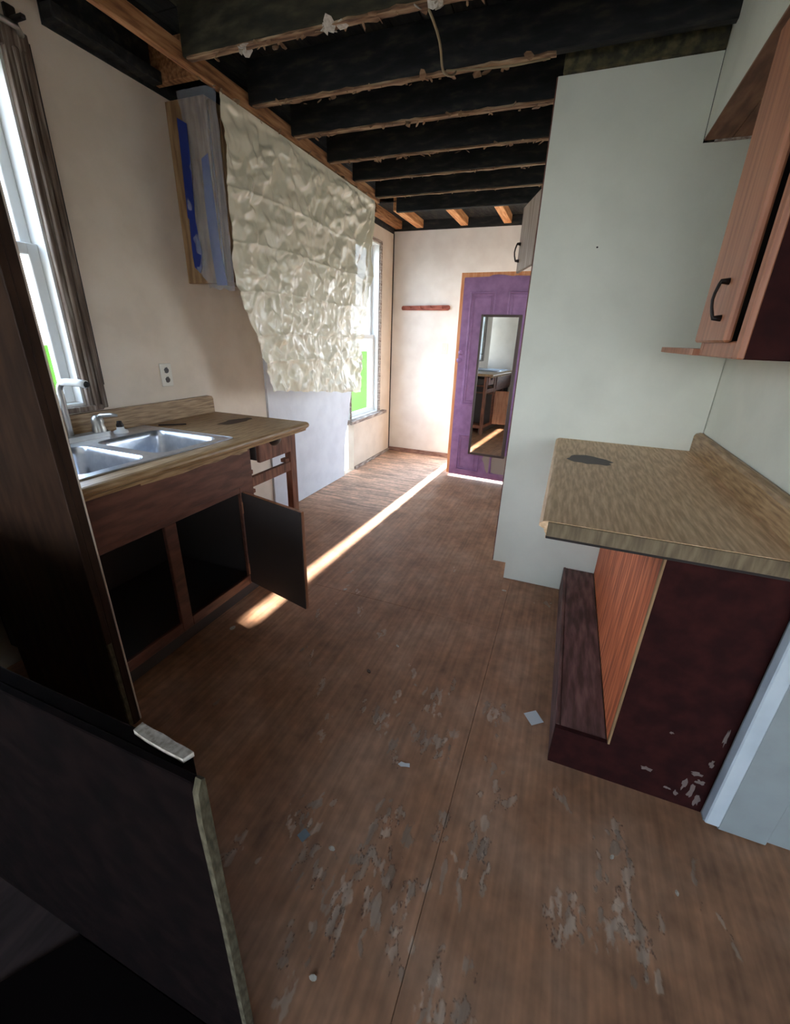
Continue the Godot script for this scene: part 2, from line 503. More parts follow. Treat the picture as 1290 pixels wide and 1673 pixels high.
# ---------------------------------------------------------------- room
func build_shell() -> void:
	# outside ground
	var gnd := obj("yard", one(-60, 60, -0.8, -0.5, -60, 60, 0.0), M.gravel)
	tag(gnd, "pale bare ground round the house", "ground")
	gnd.set_meta("kind", "structure")
	gnd = obj("lawn", one(-50, -3.0, -0.52, -0.46, 4.6, 55, 0.0), M.grass)
	tag(gnd, "bright green lawn outside seen through the far window", "lawn")
	gnd.set_meta("kind", "structure")
	# floor: slab and loose sheets
	var fl := structure("floor", "worn brown plywood underlayment with torn patches and dirt", "floor")
	var slab := surf()
	bx(slab, -2.33, 0.8, -0.25, -0.022, 1.2, 5.55, 0.0)
	bx(slab, -2.33, 2.95, -0.25, -0.022, -4.65, 1.2, 0.0)
	obj("subfloor", slab, M.ply_core, fl)
	var cols := [[-2.19, -1.285, [-4.5, -2.0, 0.292, 1.9, 4.26, 5.43]], [-1.285, -0.135, [-4.5, -2.0, 0.292, 2.0, 4.43, 5.43]], [-0.135, 1.085, [-4.5, 3.12, 4.43, 5.43]], [1.085, 2.8, [-4.5, -0.2, 1.25]]]
	for c in cols:
		var zs: Array = c[2]
		for i in zs.size() - 1:
			var st := SurfaceTool.new()
			st.begin(Mesh.PRIMITIVE_TRIANGLES)
			st.set_smooth_group(-1)
			var x1: float = c[1]
			if x1 > 0.7 and x1 < 1.2 and zs[i] > 1.2:
				x1 = 0.68
			sheet(st, c[0] + 0.0006, x1 - 0.0006, zs[i] + 0.0006, zs[i + 1] - 0.0006)
			st.generate_normals()
			st.generate_tangents()
			st.set_material(M.dark_floor if zs[i + 1] < 0.3 and c[0] < -1.0 else M.floor)  # darker colour on the left sheets this side of the half wall
			var o := MeshInstance3D.new()
			o.mesh = st.commit()
			o.name = "plywood_sheet"
			fl.add_child(o, true)
	# left outer wall with two windows and an opening added for the bright patch
	var wl := structure("wall_left", "off-white painted wall with the sink and two windows", "wall")
	var st := surf()
	var a := -2.33
	var b := -2.19
	bx(st, a, b, -0.2, 2.8, -4.65, 0.70, 0.0)
	bx(st, a, b, -0.2, 1.11, 0.70, 1.44, 0.0)
	bx(st, a, b, 2.43, 2.8, 0.70, 1.44, 0.0)
	bx(st, a, b, -0.2, 2.8, 1.44, 4.06, 0.0)
	bx(st, a, b, 0.80, 2.8, 4.06, 4.28, 0.0)
	bx(st, a, b, 0.53, 0.59, 4.28, 4.36, 0.0)
	bx(st, a, b, -0.2, 0.0, 4.06, 4.36, 0.0)
	bx(st, a, b, -0.2, 0.59, 4.36, 5.02, 0.0)
	bx(st, a, b, 2.41, 2.8, 4.28, 5.02, 0.0)
	bx(st, a, b, -0.2, 2.8, 5.02, 5.55, 0.0)
	var wm := obj("plaster", st, M.wall_warm, wl)
	obj("added_glow_sheet", one(-2.262, -2.258, 0.0, 0.80, 4.06, 4.36, 0.0), M.added_glow_sheet, wl)  # added sheet glows in place of a sunlit patch on the plaster
	# loose lining board whose far edge bows off the studs
	st = surf()
	prism(st, PackedVector2Array([Vector2(2.83, 0.005), Vector2(4.085, 0.005), Vector2(4.09, 0.3), Vector2(4.115, 0.42), Vector2(4.16, 0.53), Vector2(4.19, 0.62), Vector2(4.22, 0.74), Vector2(4.255, 0.84), Vector2(4.27, 0.92), Vector2(4.275, 2.5), Vector2(2.83, 2.5)]), V(-2.19, 0, 0), Vector3(0, 0, -1), Vector3(0, 1, 0), Vector3(0.018, 0, 0))
	obj("lining_board", st, M.panel_blue, wl)
	obj("charred_top", one(-2.192, -2.184, 2.575, 2.79, 1.62, 5.43, 0.0), M.char, wl)
	obj("corner_crack", one(-2.19, -2.181, 0.0, 2.58, 5.418, 5.43, 0.0), M.gap_dark, wl)
	# far wall with the doorway behind the door leaf
	var wf := structure("wall_far", "white far wall behind the purple door", "wall")
	st = surf()
	bx(st, -2.33, -1.275, -0.2, 2.8, 5.43, 5.55, 0.0)
	bx(st, -1.275, -0.30, 2.0, 2.8, 5.43, 5.55, 0.0)
	bx(st, -0.30, 0.80, -0.2, 2.8, 5.43, 5.55, 0.0)
	obj("plaster", st, M.wall_white, wf)
	st = surf()
	bx(st, -1.19, -1.09, 0.0, 2.0, 5.45, 5.53)
	obj("sun_blocking_post", st, M.sill_gray, wf)  # unseen post added in the doorway to narrow the sun strip
	obj("top_gap", one(-2.19, -0.3, 2.602, 2.79, 5.424, 5.432, 0.0), M.char, wf)
	# right walls
	var wr := structure("wall_right", "pale painted wall behind the right counter", "wall")
	st = surf()
	bx(st, 0.68, 0.80, -0.2, 2.8, 1.37, 3.35, 0.0)
	bx(st, 0.68, 0.80, -0.2, 0.9, 3.35, 4.25, 0.0)
	bx(st, 0.68, 0.80, 2.05, 2.8, 3.35, 4.25, 0.0)
	bx(st, 0.68, 0.80, -0.2, 2.8, 4.25, 5.55, 0.0)
	obj("plaster", st, M.wall_cool, wr)
	var we := structure("wall_near", "white wall end at the right edge beside the counter", "wall")
	st = surf()
	bx(st, 0.83, 2.95, -0.2, 2.8, 1.262, 1.37, 0.0)
	bx(st, 0.665, 0.83, -0.2, 2.8, 1.262, 1.37, 0.0)
	obj("plaster", st, M.paint_pale, we)
	obj("casing_board", one(0.70, 0.832, 0.004, 2.5, 1.243, 1.262, 0.003), M.paint_pale, we)
	obj("corner_strip", one(0.658, 0.70, 0.02, 2.5, 1.236, 1.275, 0.004), M.strip_pale, we)
	# the room behind the camera
	var wb := structure("wall_back", "wall behind the viewpoint with a wide added window", "wall")
	st = surf()
	bx(st, -2.33, 2.95, -0.2, 0.8, -4.65, -4.5, 0.0)
	bx(st, -2.33, 2.95, 2.4, 2.8, -4.65, -4.5, 0.0)
	bx(st, -2.33, -1.8, 0.8, 2.4, -4.65, -4.5, 0.0)
	bx(st, 2.4, 2.95, 0.8, 2.4, -4.65, -4.5, 0.0)
	obj("plaster", st, M.wall_white, wb)
	var ws := structure("wall_side", "right wall of the room behind the viewpoint", "wall")
	st = surf()
	bx(st, 2.8, 2.95, -0.2, 0.8, -4.65, 1.37, 0.0)
	bx(st, 2.8, 2.95, 2.4, 2.8, -4.65, 1.37, 0.0)
	bx(st, 2.8, 2.95, 0.8, 2.4, -4.65, -3.6, 0.0)
	bx(st, 2.8, 2.95, 0.8, 2.4, -2.3, 1.37, 0.0)
	obj("plaster", st, M.wall_white, ws)
	# trims
	var bf := structure("baseboard_far", "low brown baseboard strip along the far wall", "baseboard")
	obj("board", one(-2.185, -1.278, 0.0, 0.055, 5.415, 5.43, 0.002), M.base_brown, bf)
	var bl := structure("baseboard_left", "thin grey strip along the foot of the wall under the far window", "baseboard")
	obj("strip", one(-2.19, -2.172, 0.0, 0.035, 4.37, 5.415, 0.002), M.sill_gray, bl)

func sheet(st: SurfaceTool, x0: float, x1: float, z0: float, z1: float) -> void:
	var ch := 0.0015
	var top := func(x: float, z: float, y: float) -> void:
		st.set_uv(Vector2((x + 2.2) / 3.1, (z - 0.2) / 5.3))
		st.add_vertex(V(x, y, z))
	var q := func(p: Array) -> void:
		for k in [0, 1, 2, 0, 2, 3]:
			top.call(p[k].x, p[k].z, p[k].y)
	var i0 := x0 + ch
	var i1 := x1 - ch
	var k0 := z0 + ch
	var k1 := z1 - ch
	q.call([Vector3(i0, 0, k0), Vector3(i0, 0, k1), Vector3(i1, 0, k1), Vector3(i1, 0, k0)])
	q.call([Vector3(x0, -ch, z0), Vector3(i0, 0, k0), Vector3(i1, 0, k0), Vector3(x1, -ch, z0)])
	q.call([Vector3(x1, -ch, z1), Vector3(i1, 0, k1), Vector3(i0, 0, k1), Vector3(x0, -ch, z1)])
	q.call([Vector3(x0, -ch, z1), Vector3(i0, 0, k1), Vector3(i0, 0, k0), Vector3(x0, -ch, z0)])
	q.call([Vector3(x1, -ch, z0), Vector3(i1, 0, k0), Vector3(i1, 0, k1), Vector3(x1, -ch, z1)])
	var d := -0.02
	q.call([Vector3(x0, d, z0), Vector3(x0, -ch, z0), Vector3(x1, -ch, z0), Vector3(x1, d, z0)])
	q.call([Vector3(x1, d, z1), Vector3(x1, -ch, z1), Vector3(x0, -ch, z1), Vector3(x0, d, z1)])
	q.call([Vector3(x0, d, z1), Vector3(x0, -ch, z1), Vector3(x0, -ch, z0), Vector3(x0, d, z0)])
	q.call([Vector3(x1, d, z0), Vector3(x1, -ch, z0), Vector3(x1, -ch, z1), Vector3(x1, d, z1)])

func ragged_strip(x0: float, x1: float, y: float, z: float, width: float, seed_: int, thick := 0.008) -> SurfaceTool:
	var r := RandomNumberGenerator.new()
	r.seed = seed_
	var near := []
	var far := []
	var n := 46
	for i in n + 1:
		var x := lerpf(x0, x1, float(i) / n)
		near.append(Vector2(x, z - width / 2 - r.randf_range(0, 0.004) - (0.01 if r.randf() < 0.12 else 0.0)))
		far.append(Vector2(x, z + width / 2 + r.randf_range(0, 0.004) + (0.012 if r.randf() < 0.1 else 0.0)))
	far.reverse()
	var st := surf()
	prism(st, PackedVector2Array(near + far), V(0, y, 0), Vector3(1, 0, 0), Vector3(0, 0, -1), Vector3(0, -thick, 0))
	return st

func shred(st: SurfaceTool, at: Vector3, size: float, r: RandomNumberGenerator) -> void:
	var pts := PackedVector2Array()
	var n := 7
	for i in n:
		var f := TAU * i / n
		var q := size * r.randf_range(0.45, 1.0)
		pts.append(Vector2(cos(f) * q * 1.5, sin(f) * q))
	var bs := Basis.from_euler(Vector3(r.randf_range(-0.9, 0.9), r.randf_range(0, TAU), r.randf_range(-0.9, 0.9)))
	prism(st, pts, at, bs.x, bs.z, bs.y * 0.0025)

func build_ceiling() -> void:
	var ce := structure("ceiling", "open ceiling of charred black joists under dark deck boards", "ceiling")
	# deck boards run ahead, over the joists
	var w := 0.145
	var i := 0
	var x := -2.33
	while x < 2.95:
		var zt := 5.55 if x < 0.8 else 1.4
		obj("deck_board", one(x + 0.002, minf(x + w, 2.95) - 0.002, 2.79, 2.812, 2.05, zt, 0.002) if zt > 2.0 else one(x + 0.002, minf(x + w, 2.95) - 0.002, 2.79, 2.812, -4.65, zt, 0.002), M.char_deck, ce)
		if zt > 2.0:
			obj("deck_board", one(x + 0.002, minf(x + w, 2.95) - 0.002, 2.79, 2.812, -4.65, 2.046, 0.002), M.olive_deck if x > -1.9 else M.char_deck, ce)
		x += w
		i += 1
	obj("roof_skin", one(-2.33, 2.95, 2.815, 2.85, -4.65, 5.55, 0.0), M.black, ce)
	# joists, each with what is left of the lath along its lower edge
	var zs := [-2.0, -1.55, -1.1, -0.65, -0.2, 0.25, 0.7, 1.15, 1.6, 2.03, 2.48, 2.88, 3.32, 3.72, 4.16, 4.67]
	for k in zs.size():
		var z: float = zs[k]
		if k == 8:
			continue
		var xe := 2.8 if z < 1.2 else 0.68
		var j := obj("joist", one(-1.86 if z > 1.2 else -2.19, xe, 2.603, 2.789, z - 0.02, z + 0.02, 0.004), M.olive_joist if k == 9 else M.char, ce)
		if z > 1.5 and k < 15:
			var s := obj("lath_strip", ragged_strip(-1.84, -0.28 if z < 2.55 else 0.0, 2.603, z, [0.03, 0.03, 0.026, 0.034, 0.02, 0.016, 0.016, 0.02][k - 8], 300 + k), M.lath, j)
			if k == 9:
				s.set_meta("label", "bare tan lath with pale paper scraps")
			var st := surf()
			var r := RandomNumberGenerator.new()
			r.seed = 900 + k
			for q in [26, 40, 34, 34, 30, 14, 12][k - 9]:
				shred(st, V(r.randf_range(-1.75, -0.3), 2.598 - r.randf_range(0, 0.012), z + r.randf_range(-0.03, 0.03)), r.randf_range(0.006, 0.02 if k < 13 else 0.009), r)
			var sh := obj("paper_shreds", st, M.lath, j)
			sh.set_meta("kind", "stuff")
			if k == 9:
				st = surf()
				for p in [[-1.52, 0.05], [-1.08, 0.06], [-0.72, 0.09]]:
					for q in 5:
						shred(st, V(p[0] + r.randf_range(-p[1], p[1]), 2.594, z + r.randf_range(-0.02, 0.02)), r.randf_range(0.015, 0.03), r)
				var pw := obj("pale_plaster_scraps", st, M.drywall_scrap, j)
				pw.set_meta("kind", "stuff")
	# last joist carries short new rafters to the far wall
	for x2 in [-2.13, -1.87, -1.355, -0.885, -0.42]:
		obj("rafter", one(x2 - 0.04, x2 + 0.04, 2.625, 2.788, 4.70, 5.428, 0.003), M.beam_wood if x2 < -2.0 else M.new_wood, ce)
	obj("rafter_backing", one(-2.19, 0.68, 2.70, 2.712, 4.70, 5.43, 0.0), M.char_deck, ce)
	# edge beam over the left run, with blocking to the wall
	var bm := obj("edge_beam", one(-1.896, -1.864, 2.582, 2.66, 0.9, 4.26, 0.004), M.beam_wood, ce)
	var st2 := surf()
	var rr := RandomNumberGenerator.new()
	rr.seed = 77
	for q in 30:
		shred(st2, V(-1.86 + rr.randf_range(-0.02, 0.02), 2.576, rr.randf_range(2.0, 4.2)), rr.randf_range(0.006, 0.02), rr)
	var bs := obj("splinters", st2, M.lath, bm)
	bs.set_meta("kind", "stuff")
	obj("blocking", one(-2.19, -1.905, 2.6, 2.76, 2.14, 2.18, 0.003), M.beam_wood, ce)
	obj("wall_plate", one(-2.183, -2.12, 2.59, 2.64, 1.62, 2.14, 0.004), M.char, ce)
	obj("header_board", one(-0.25, 0.36, 2.567, 2.66, 2.56, 2.60, 0.004), M.olive_deck, ce)
	# hanging cable
	var pts := []
	for k in 15:
		var t := k / 14.0
		pts.append(V(lerpf(-0.715, -0.72, t) + sin(t * PI) * 0.02 + 0.012 * sin(t * 9), 2.6 - 0.09 * sin(t * PI), lerpf(2.05, 2.47, t)))
	var cb := surf(true)
	tube(cb, pts, 0.005, 7)
	tag(obj("cable", cb, M.cable), "thin tan cable hanging between two ceiling joists", "cable")
	cb = surf(true)
	tube(cb, [V(-0.75, 2.59, 2.44), V(-0.6, 2.575, 2.44), V(-0.45, 2.572, 2.45), V(-0.3, 2.58, 2.46)], 0.004, 7)
	tag(obj("cable", cb, M.cable), "short wire running along a joist to the tall pale panel", "cable")

# ---------------------------------------------------------------- windows
func ring(st: SurfaceTool, x0: float, x1: float, y0: float, y1: float, z0: float, z1: float, t: float, ch := 0.003) -> void:
	bx(st, x0, x1, y0, y1, z0, z0 + t, ch)
	bx(st, x0, x1, y0, y1, z1 - t, z1, ch)
	bx(st, x0, x1, y0, y0 + t, z0 + t, z1 - t, ch)
	bx(st, x0, x1, y1 - t, y1, z0 + t, z1 - t, ch)

func build_windows() -> void:
	# near window, by the sink
	var w := structure("window_1", "double-hung white window with worn brown casing beside the sink", "window")
	var st := surf()
	ring(st, -2.33, -2.19, 1.11, 2.43, 0.70, 1.44, 0.012, 0.001)
	obj("jamb", st, M.vinyl, w)
	st = surf()
	ring(st, -2.31, -2.275, 1.75, 2.418, 0.712, 1.428, 0.045)
	obj("upper_sash", st, M.vinyl, w)
	obj("pane", one(-2.294, -2.290, 1.79, 2.375, 0.755, 1.385, 0.0), M.pane, w)
	st = surf()
	ring(st, -2.275, -2.24, 1.122, 1.79, 0.712, 1.428, 0.045)
	obj("lower_sash", st, M.vinyl, w)
	obj("pane", one(-2.26, -2.256, 1.165, 1.745, 0.755, 1.385, 0.0), M.pane, w)
	st = surf()
	bx(st, -2.19, -2.165, 1.09, 2.5, 1.44, 1.535, 0.003)
	bx(st, -2.165, -2.150, 1.09, 2.44, 1.462, 1.482, 0.005)
	bx(st, -2.165, -2.154, 1.09, 2.44, 1.50, 1.512, 0.004)
	bx(st, -2.19, -2.165, 2.43, 2.5, 0.6, 1.44, 0.003)
	bx(st, -2.19, -2.165, 1.09, 2.5, 0.6, 0.70, 0.003)
	obj("casing", st, M.worn_casing, w)
	obj("casing_shadow_strip", one(-2.19, -2.176, 1.2, 2.48, 1.535, 1.545, 0.0), M.black, w)  # black strip stands in for the shadow crack beside the casing
	obj("stool", one(-2.26, -2.15, 1.085, 1.11, 0.66, 1.5, 0.003), M.worn_casing, w)
	# far window
	w = structure("window_2", "tall white double-hung window beyond the plastic sheet looking on grass", "window")
	st = surf()
	ring(st, -2.33, -2.19, 0.59, 2.41, 4.28, 5.02, 0.012, 0.001)
	obj("jamb", st, M.vinyl, w)
	st = surf()
	ring(st, -2.31, -2.275, 1.44, 2.398, 4.292, 5.008, 0.045)
	obj("upper_sash", st, M.vinyl, w)
	obj("pane", one(-2.294, -2.290, 1.48, 2.36, 4.335, 4.965, 0.0), M.pane, w)
	st = surf()
	ring(st, -2.275, -2.24, 0.602, 1.48, 4.292, 5.008, 0.045)
	obj("lower_sash", st, M.vinyl, w)
	obj("pane", one(-2.26, -2.256, 0.645, 1.435, 4.335, 4.965, 0.0), M.pane, w)
	st = surf()
	bx(st, -2.19, -2.172, 0.575, 2.44, 5.02, 5.065, 0.003)
	bx(st, -2.19, -2.172, 2.41, 2.44, 4.25, 5.02, 0.003)
	bx(st, -2.19, -2.172, 0.575, 2.44, 4.262, 4.28, 0.003)
	obj("casing", st, M.sill_gray, w)
	obj("stool", one(-2.24, -2.13, 0.555, 0.59, 4.2, 5.19, 0.004), M.sill_gray, w)
	# unseen windows added behind the viewpoint for fill light
	for k in 2:
		w = structure("window_%d" % (k + 3), ["wide unseen window added for fill light in the wall behind the viewpoint", "wide unseen window added for fill light in the side wall behind the viewpoint"][k], "window")
		st = surf()
		if k == 0:
			bx(st, -1.8, 2.4, 0.8, 0.86, -4.62, -4.54)
			bx(st, -1.8, 2.4, 2.34, 2.4, -4.62, -4.54)
			for x in [-1.77, -0.4, 1.0, 2.37]:
				bx(st, x - 0.03, x + 0.03, 0.86, 2.34, -4.62, -4.54)
		else:
			bx(st, 2.84, 2.92, 0.8, 0.86, -3.6, -2.3)
			bx(st, 2.84, 2.92, 2.34, 2.4, -3.6, -2.3)
			for z in [-3.57, -2.95, -2.33]:
				bx(st, 2.84, 2.92, 0.86, 2.34, z - 0.03, z + 0.03)
		obj("frame", st, M.vinyl, w)
		obj("pane", one(-1.77, 2.37, 0.86, 2.34, -4.585, -4.58, 0.0) if k == 0 else one(2.88, 2.885, 0.86, 2.34, -3.57, -2.33, 0.0), M.pane, w)
	w = structure("window_5", "small unseen window added for fill light in the right wall behind the tall pale panel", "window")  # added out of view to brighten the left wall and floor
	st = surf()
	ring(st, 0.71, 0.76, 0.9, 2.05, 3.35, 4.25, 0.05)
	bx(st, 0.715, 0.755, 1.45, 1.5, 3.4, 4.2)
	obj("frame", st, M.vinyl, w)
	obj("pane", one(0.733, 0.737, 0.95, 2.0, 3.4, 4.2, 0.0), M.pane, w)
	# curtain rod stub over the near window
	var t := thing("curtain_rod", "end of an old curtain rod on a dark bracket above the near window", "curtain rod", V(-2.19, 2.47, 1.48))
	st = surf(true)
	tube(st, [V(-2.12, 2.485, 0.7), V(-2.12, 2.49, 1.2), V(-2.12, 2.487, 1.47), V(-2.15, 2.483, 1.5)], 0.011, 10)
	obj("rod", st, M.chrome_dull, t)
	st = surf()
	bx(st, -2.188, -2.17, 2.47, 2.57, 1.475, 1.515, 0.004)
	bx(st, -2.17, -2.1, 2.515, 2.53, 1.48, 1.5, 0.003)
	obj("bracket", st, M.iron, t)

# ---------------------------------------------------------------- purple door, open into the room
var door_turn := deg_to_rad(-3.9)

func build_door() -> void:
	var t := thing("door_1", "purple panelled door standing open with a bare orange edge and peeling foot", "door", V(-1.157, 0, 4.68), "", true)
	t.set_meta("kind", "structure")
	t.rotation.y = door_turn
	var W := 0.94
	obj("door_core", one(0, W, 0.028, 2.072, 0.008, 0.036, 0.002), M.edge_orange, t)
	obj("back_face", one(0.004, W - 0.004, 0.034, 2.066, 0.035, 0.039, 0.001), M.sill_gray, t)
	# painted skin with a ragged top edge; local y up, z ahead
	var pts := PackedVector2Array([Vector2(0.034, 0.022), Vector2(W - 0.005, 0.018)])
	for q in [[0.93, 2.035], [0.8, 2.032], [0.62, 2.034], [0.54, 2.038], [0.5, 2.034], [0.42, 2.046], [0.36, 2.05], [0.31, 2.046], [0.28, 2.034], [0.2, 2.032], [0.1, 2.03], [0.04, 2.03], [0.034, 2.02]]:
		pts.append(Vector2(q[0], q[1]))
	var st := surf()
	prism(st, pts, V(0, 0, 0.008), Vector3(1, 0, 0), Vector3(0, 1, 0), Vector3(0, 0, 0.006))
	obj("painted_face", st, M.purple, t)
	for p in [[0.112, 0.367, 0.81, 1.9], [0.49, 0.745, 0.81, 1.9], [0.112, 0.367, 0.085, 0.49], [0.49, 0.745, 0.085, 0.49]]:
		st = surf()
		var x0: float = p[0]
		var x1: float = p[1]
		var y0: float = p[2]
		var y1: float = p[3]
		for e in [[0.0, 0.014, 0.006], [0.014, 0.034, -0.004]]:
			var i0: float = e[0]
			var i1: float = e[1]
			var z1: float = 0.004
			var z0: float = -0.008 - e[2]
			bx(st, x0 + i0, x0 + i1, y0 + i0, y1 - i0, z0, z1, 0.003)
			bx(st, x1 - i1, x1 - i0, y0 + i0, y1 - i0, z0, z1, 0.003)
			bx(st, x0 + i1, x1 - i1, y0 + i0, y0 + i1, z0, z1, 0.003)
			bx(st, x0 + i1, x1 - i1, y1 - i1, y1 - i0, z0, z1, 0.003)
		bx(st, x0 + 0.05, x1 - 0.05, y0 + 0.05, y1 - 0.05, -0.004, 0.004, 0.004)
		obj("moulded_panel", st, M.purple, t)
	# bare spots at the foot
	st = surf()
	prism(st, PackedVector2Array([Vector2(0.43, 0.2), Vector2(0.405, 0.245), Vector2(0.42, 0.28), Vector2(0.46, 0.295), Vector2(0.5, 0.285), Vector2(0.505, 0.2), Vector2(0.5, 0.13), Vector2(0.478, 0.085), Vector2(0.45, 0.13)]), V(0, 0, -0.0005), Vector3(1, 0, 0), Vector3(0, 1, 0), Vector3(0, 0, 0.0012))
	var pb := obj("bare_patch", st, M.peel_beige, t)
	pb.set_meta("label", "beige patch where the purple paint has peeled")
	st = surf()
	prism(st, PackedVector2Array([Vector2(0.52, 0.11), Vector2(0.512, 0.25), Vector2(0.525, 0.31), Vector2(0.68, 0.31), Vector2(0.68, 0.075), Vector2(0.6, 0.085)]), V(0, 0, -0.0085), Vector3(1, 0, 0), Vector3(0, 1, 0), Vector3(0, 0, 0.0012))
	obj("bare_patch", st, M.peel_beige, t)
	# lock
	st = surf(true)
	var out := Basis(Vector3(1, 0, 0), PI / 2)
	lathe(st, [Vector2(0.0, 0.05), Vector2(0.018, 0.048), Vector2(0.026, 0.036), Vector2(0.02, 0.02), Vector2(0.01, 0.012), Vector2(0.012, 0.004), Vector2(0.028, 0.0)], V(0.055, 1.26, 0.002), 16, out)
	obj("knob", st, M.purple, t)
	st = surf(true)
	lathe(st, [Vector2(0.0, 0.016), Vector2(0.018, 0.014), Vector2(0.025, 0.0)], V(0.055, 1.335, 0.002), 16, out)
	obj("deadbolt", st, M.purple, t)

func build_mirror() -> void:
	var t := thing("mirror", "narrow tall mirror in a dark frame hung on the purple door", "mirror", V(-1.157, 0, 4.68), "", true)
	t.rotation.y = door_turn
	# door-local place
	var x0 := 0.245
	var x1 := 0.648
	var y0 := 0.285
	var y1 := 1.70
	var d := -0.012
	var f := 0.022
	t.position = V(-1.157, 0, 4.68)
	obj("glass", one(x0 + 0.015, x1 - 0.015, y0 + 0.015, y1 - 0.015, d - 0.008, d - 0.004, 0.0), M.mirror, t)
	var st := surf()
	bx(st, x0, x0 + f, y0, y1, d - 0.018, d, 0.004)
	bx(st, x1 - f - 0.012, x1, y0, y1, d - 0.022, d, 0.005)
	bx(st, x0 + f, x1 - f, y0, y0 + f, d - 0.018, d, 0.004)
	bx(st, x0 + f, x1 - f, y1 - f, y1, d - 0.018, d, 0.004)
	obj("frame", st, M.mirror_frame, t)

# ---------------------------------------------------------------- left run
func build_left_kitchen() -> void:
	var F := -1.54
	var t := thing("sink_cabinet", "reddish-brown sink base cabinet with open bays and a bare drawer frame", "cabinet", V(-1.86, 0, 1.5))
	var st := surf()
	bx(st, F - 0.02, F, 0.10, 0.928, 1.71, 1.82)           # stile right of the bays
	bx(st, F - 0.02, F, 0.10, 0.665, 1.222, 1.285)        # middle stile
	bx(st, F - 0.02, F, 0.10, 0.155, 0.84, 1.222)         # bottom rails
	bx(st, F - 0.02, F, 0.10, 0.155, 1.285, 1.71)
	bx(st, F - 0.02, F, 0.665, 0.74, 0.84, 1.71)
	obj("face_frame", st, M.cabinet_brown, t)
	obj("false_front", one(F - 0.01, F + 0.012, 0.70, 0.928, 0.84, 1.735, 0.004), M.cabinet_brown, t)
	st = surf()
	bx(st, -2.18, F - 0.02, 0.10, 0.115, 0.84, 1.80)
	bx(st, -2.18, F - 0.02, 0.10, 0.928, 1.785, 1.80)
	bx(st, -2.186, -2.18, 0.10, 0.928, 0.84, 1.80)
	bx(st, -2.18, F - 0.02, 0.10, 0.928, 0.84, 0.855)
	obj("carcass", st, M.inside_dark, t)
	obj("toe_board", one(F - 0.06, F - 0.045, 0.0, 0.10, 0.84, 2.24), M.inside_dark, t)
	# bare drawer frame
	obj("post", one(F - 0.045, F + 0.0, 0.0, 0.928, 2.19, 2.25, 0.003), M.post_brown, t)
	obj("rear_post", one(-2.17, -2.13, 0.0, 0.928, 2.2, 2.25, 0.003), M.post_brown, t)
	obj("drawer_rail", one(F - 0.03, F - 0.003, 0.665, 0.722, 1.82, 2.19, 0.003), M.post_brown, t)
	obj("drawer_rail", one(F - 0.03, F - 0.003, 0.10, 0.15, 1.82, 2.19, 0.003), M.post_brown, t)
	obj("drawer_runner", one(-2.15, F - 0.03, 0.728, 0.752, 1.84, 1.865, 0.002), M.post_brown, t)
	obj("drawer_runner", one(-2.0, F - 0.02, 0.62, 0.642, 1.83, 1.86, 0.002), M.post_brown, t)
	obj("drawer_stop", one(F - 0.05, F - 0.012, 0.722, 0.745, 2.15, 2.19, 0.002), M.post_brown, t)
	obj("bottom_board", one(-2.15, F - 0.03, 0.10, 0.112, 1.82, 2.24, 0.002), M.post_brown, t)
	obj("end_rail", one(-2.13, F - 0.045, 0.10, 0.15, 2.205, 2.235, 0.002), M.post_brown, t)
	var dr := obj("drawer", one(F - 0.016, F + 0.008, 0.79, 0.918, 1.885, 2.19, 0.004), M.post_brown, t)
	st = surf()
	bx(st, -2.1, F - 0.016, 0.80, 0.88, 1.885, 1.897)
	bx(st, -2.1, F - 0.016, 0.80, 0.88, 2.165, 2.177)
	bx(st, -2.1, F - 0.016, 0.80, 0.806, 1.897, 2.165)
	obj("drawer_box", st, M.inside_dark, dr)
	# dark cup pull hanging on the drawer
	st = surf(true)
	var cup := func(u: float, v: float) -> Vector3:
		var a := u * PI
		return V(F + 0.008 + 0.028 * sin(a) * sin(v * PI * 0.5), 0.905 - 0.045 * sin(a) * cos(v * PI * 0.5), 2.03 - 0.055 * cos(a))
	grid(st, 16, 8, cup)
	var cp := obj("cup_pull", st, M.iron, dr)
	cp.set_meta("label", "dark cup pull")
	# open door
	var hz := 1.722
	var ang := atan2(-0.105, 0.44)
	var ax := V(cos(ang), 0, sin(ang)).normalized()
	var nz := V(-sin(ang), 0, cos(ang)).normalized()
	var o := V(F + 0.004, 0, hz)
	st = surf()
	cbox(st, Vector3(0.2255, 0.39, 0.004), Vector3(0.451, 0.555, 0.006), 0.001, Transform3D(Basis(ax, Vector3.UP, -nz), o))
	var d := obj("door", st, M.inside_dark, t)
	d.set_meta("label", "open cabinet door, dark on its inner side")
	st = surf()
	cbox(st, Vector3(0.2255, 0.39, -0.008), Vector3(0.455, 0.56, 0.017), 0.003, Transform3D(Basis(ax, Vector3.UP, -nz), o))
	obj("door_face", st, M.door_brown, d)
	for y in [0.58, 0.20]:
		st = surf()
		bx(st, F - 0.004, F + 0.006, y - 0.035, y + 0.035, 1.712, 1.724, 0.002)
		bx(st, F + 0.002, F + 0.03, y - 0.03, y + 0.03, 1.714, 1.718, 0.001)
		obj("hinge", st, M.door_brown, d)

	# countertop with its backsplash
	var c := thing("countertop", "wood-look laminate countertop around the steel sink, with backsplash", "countertop", V(-1.8, 0.925, 1.5))
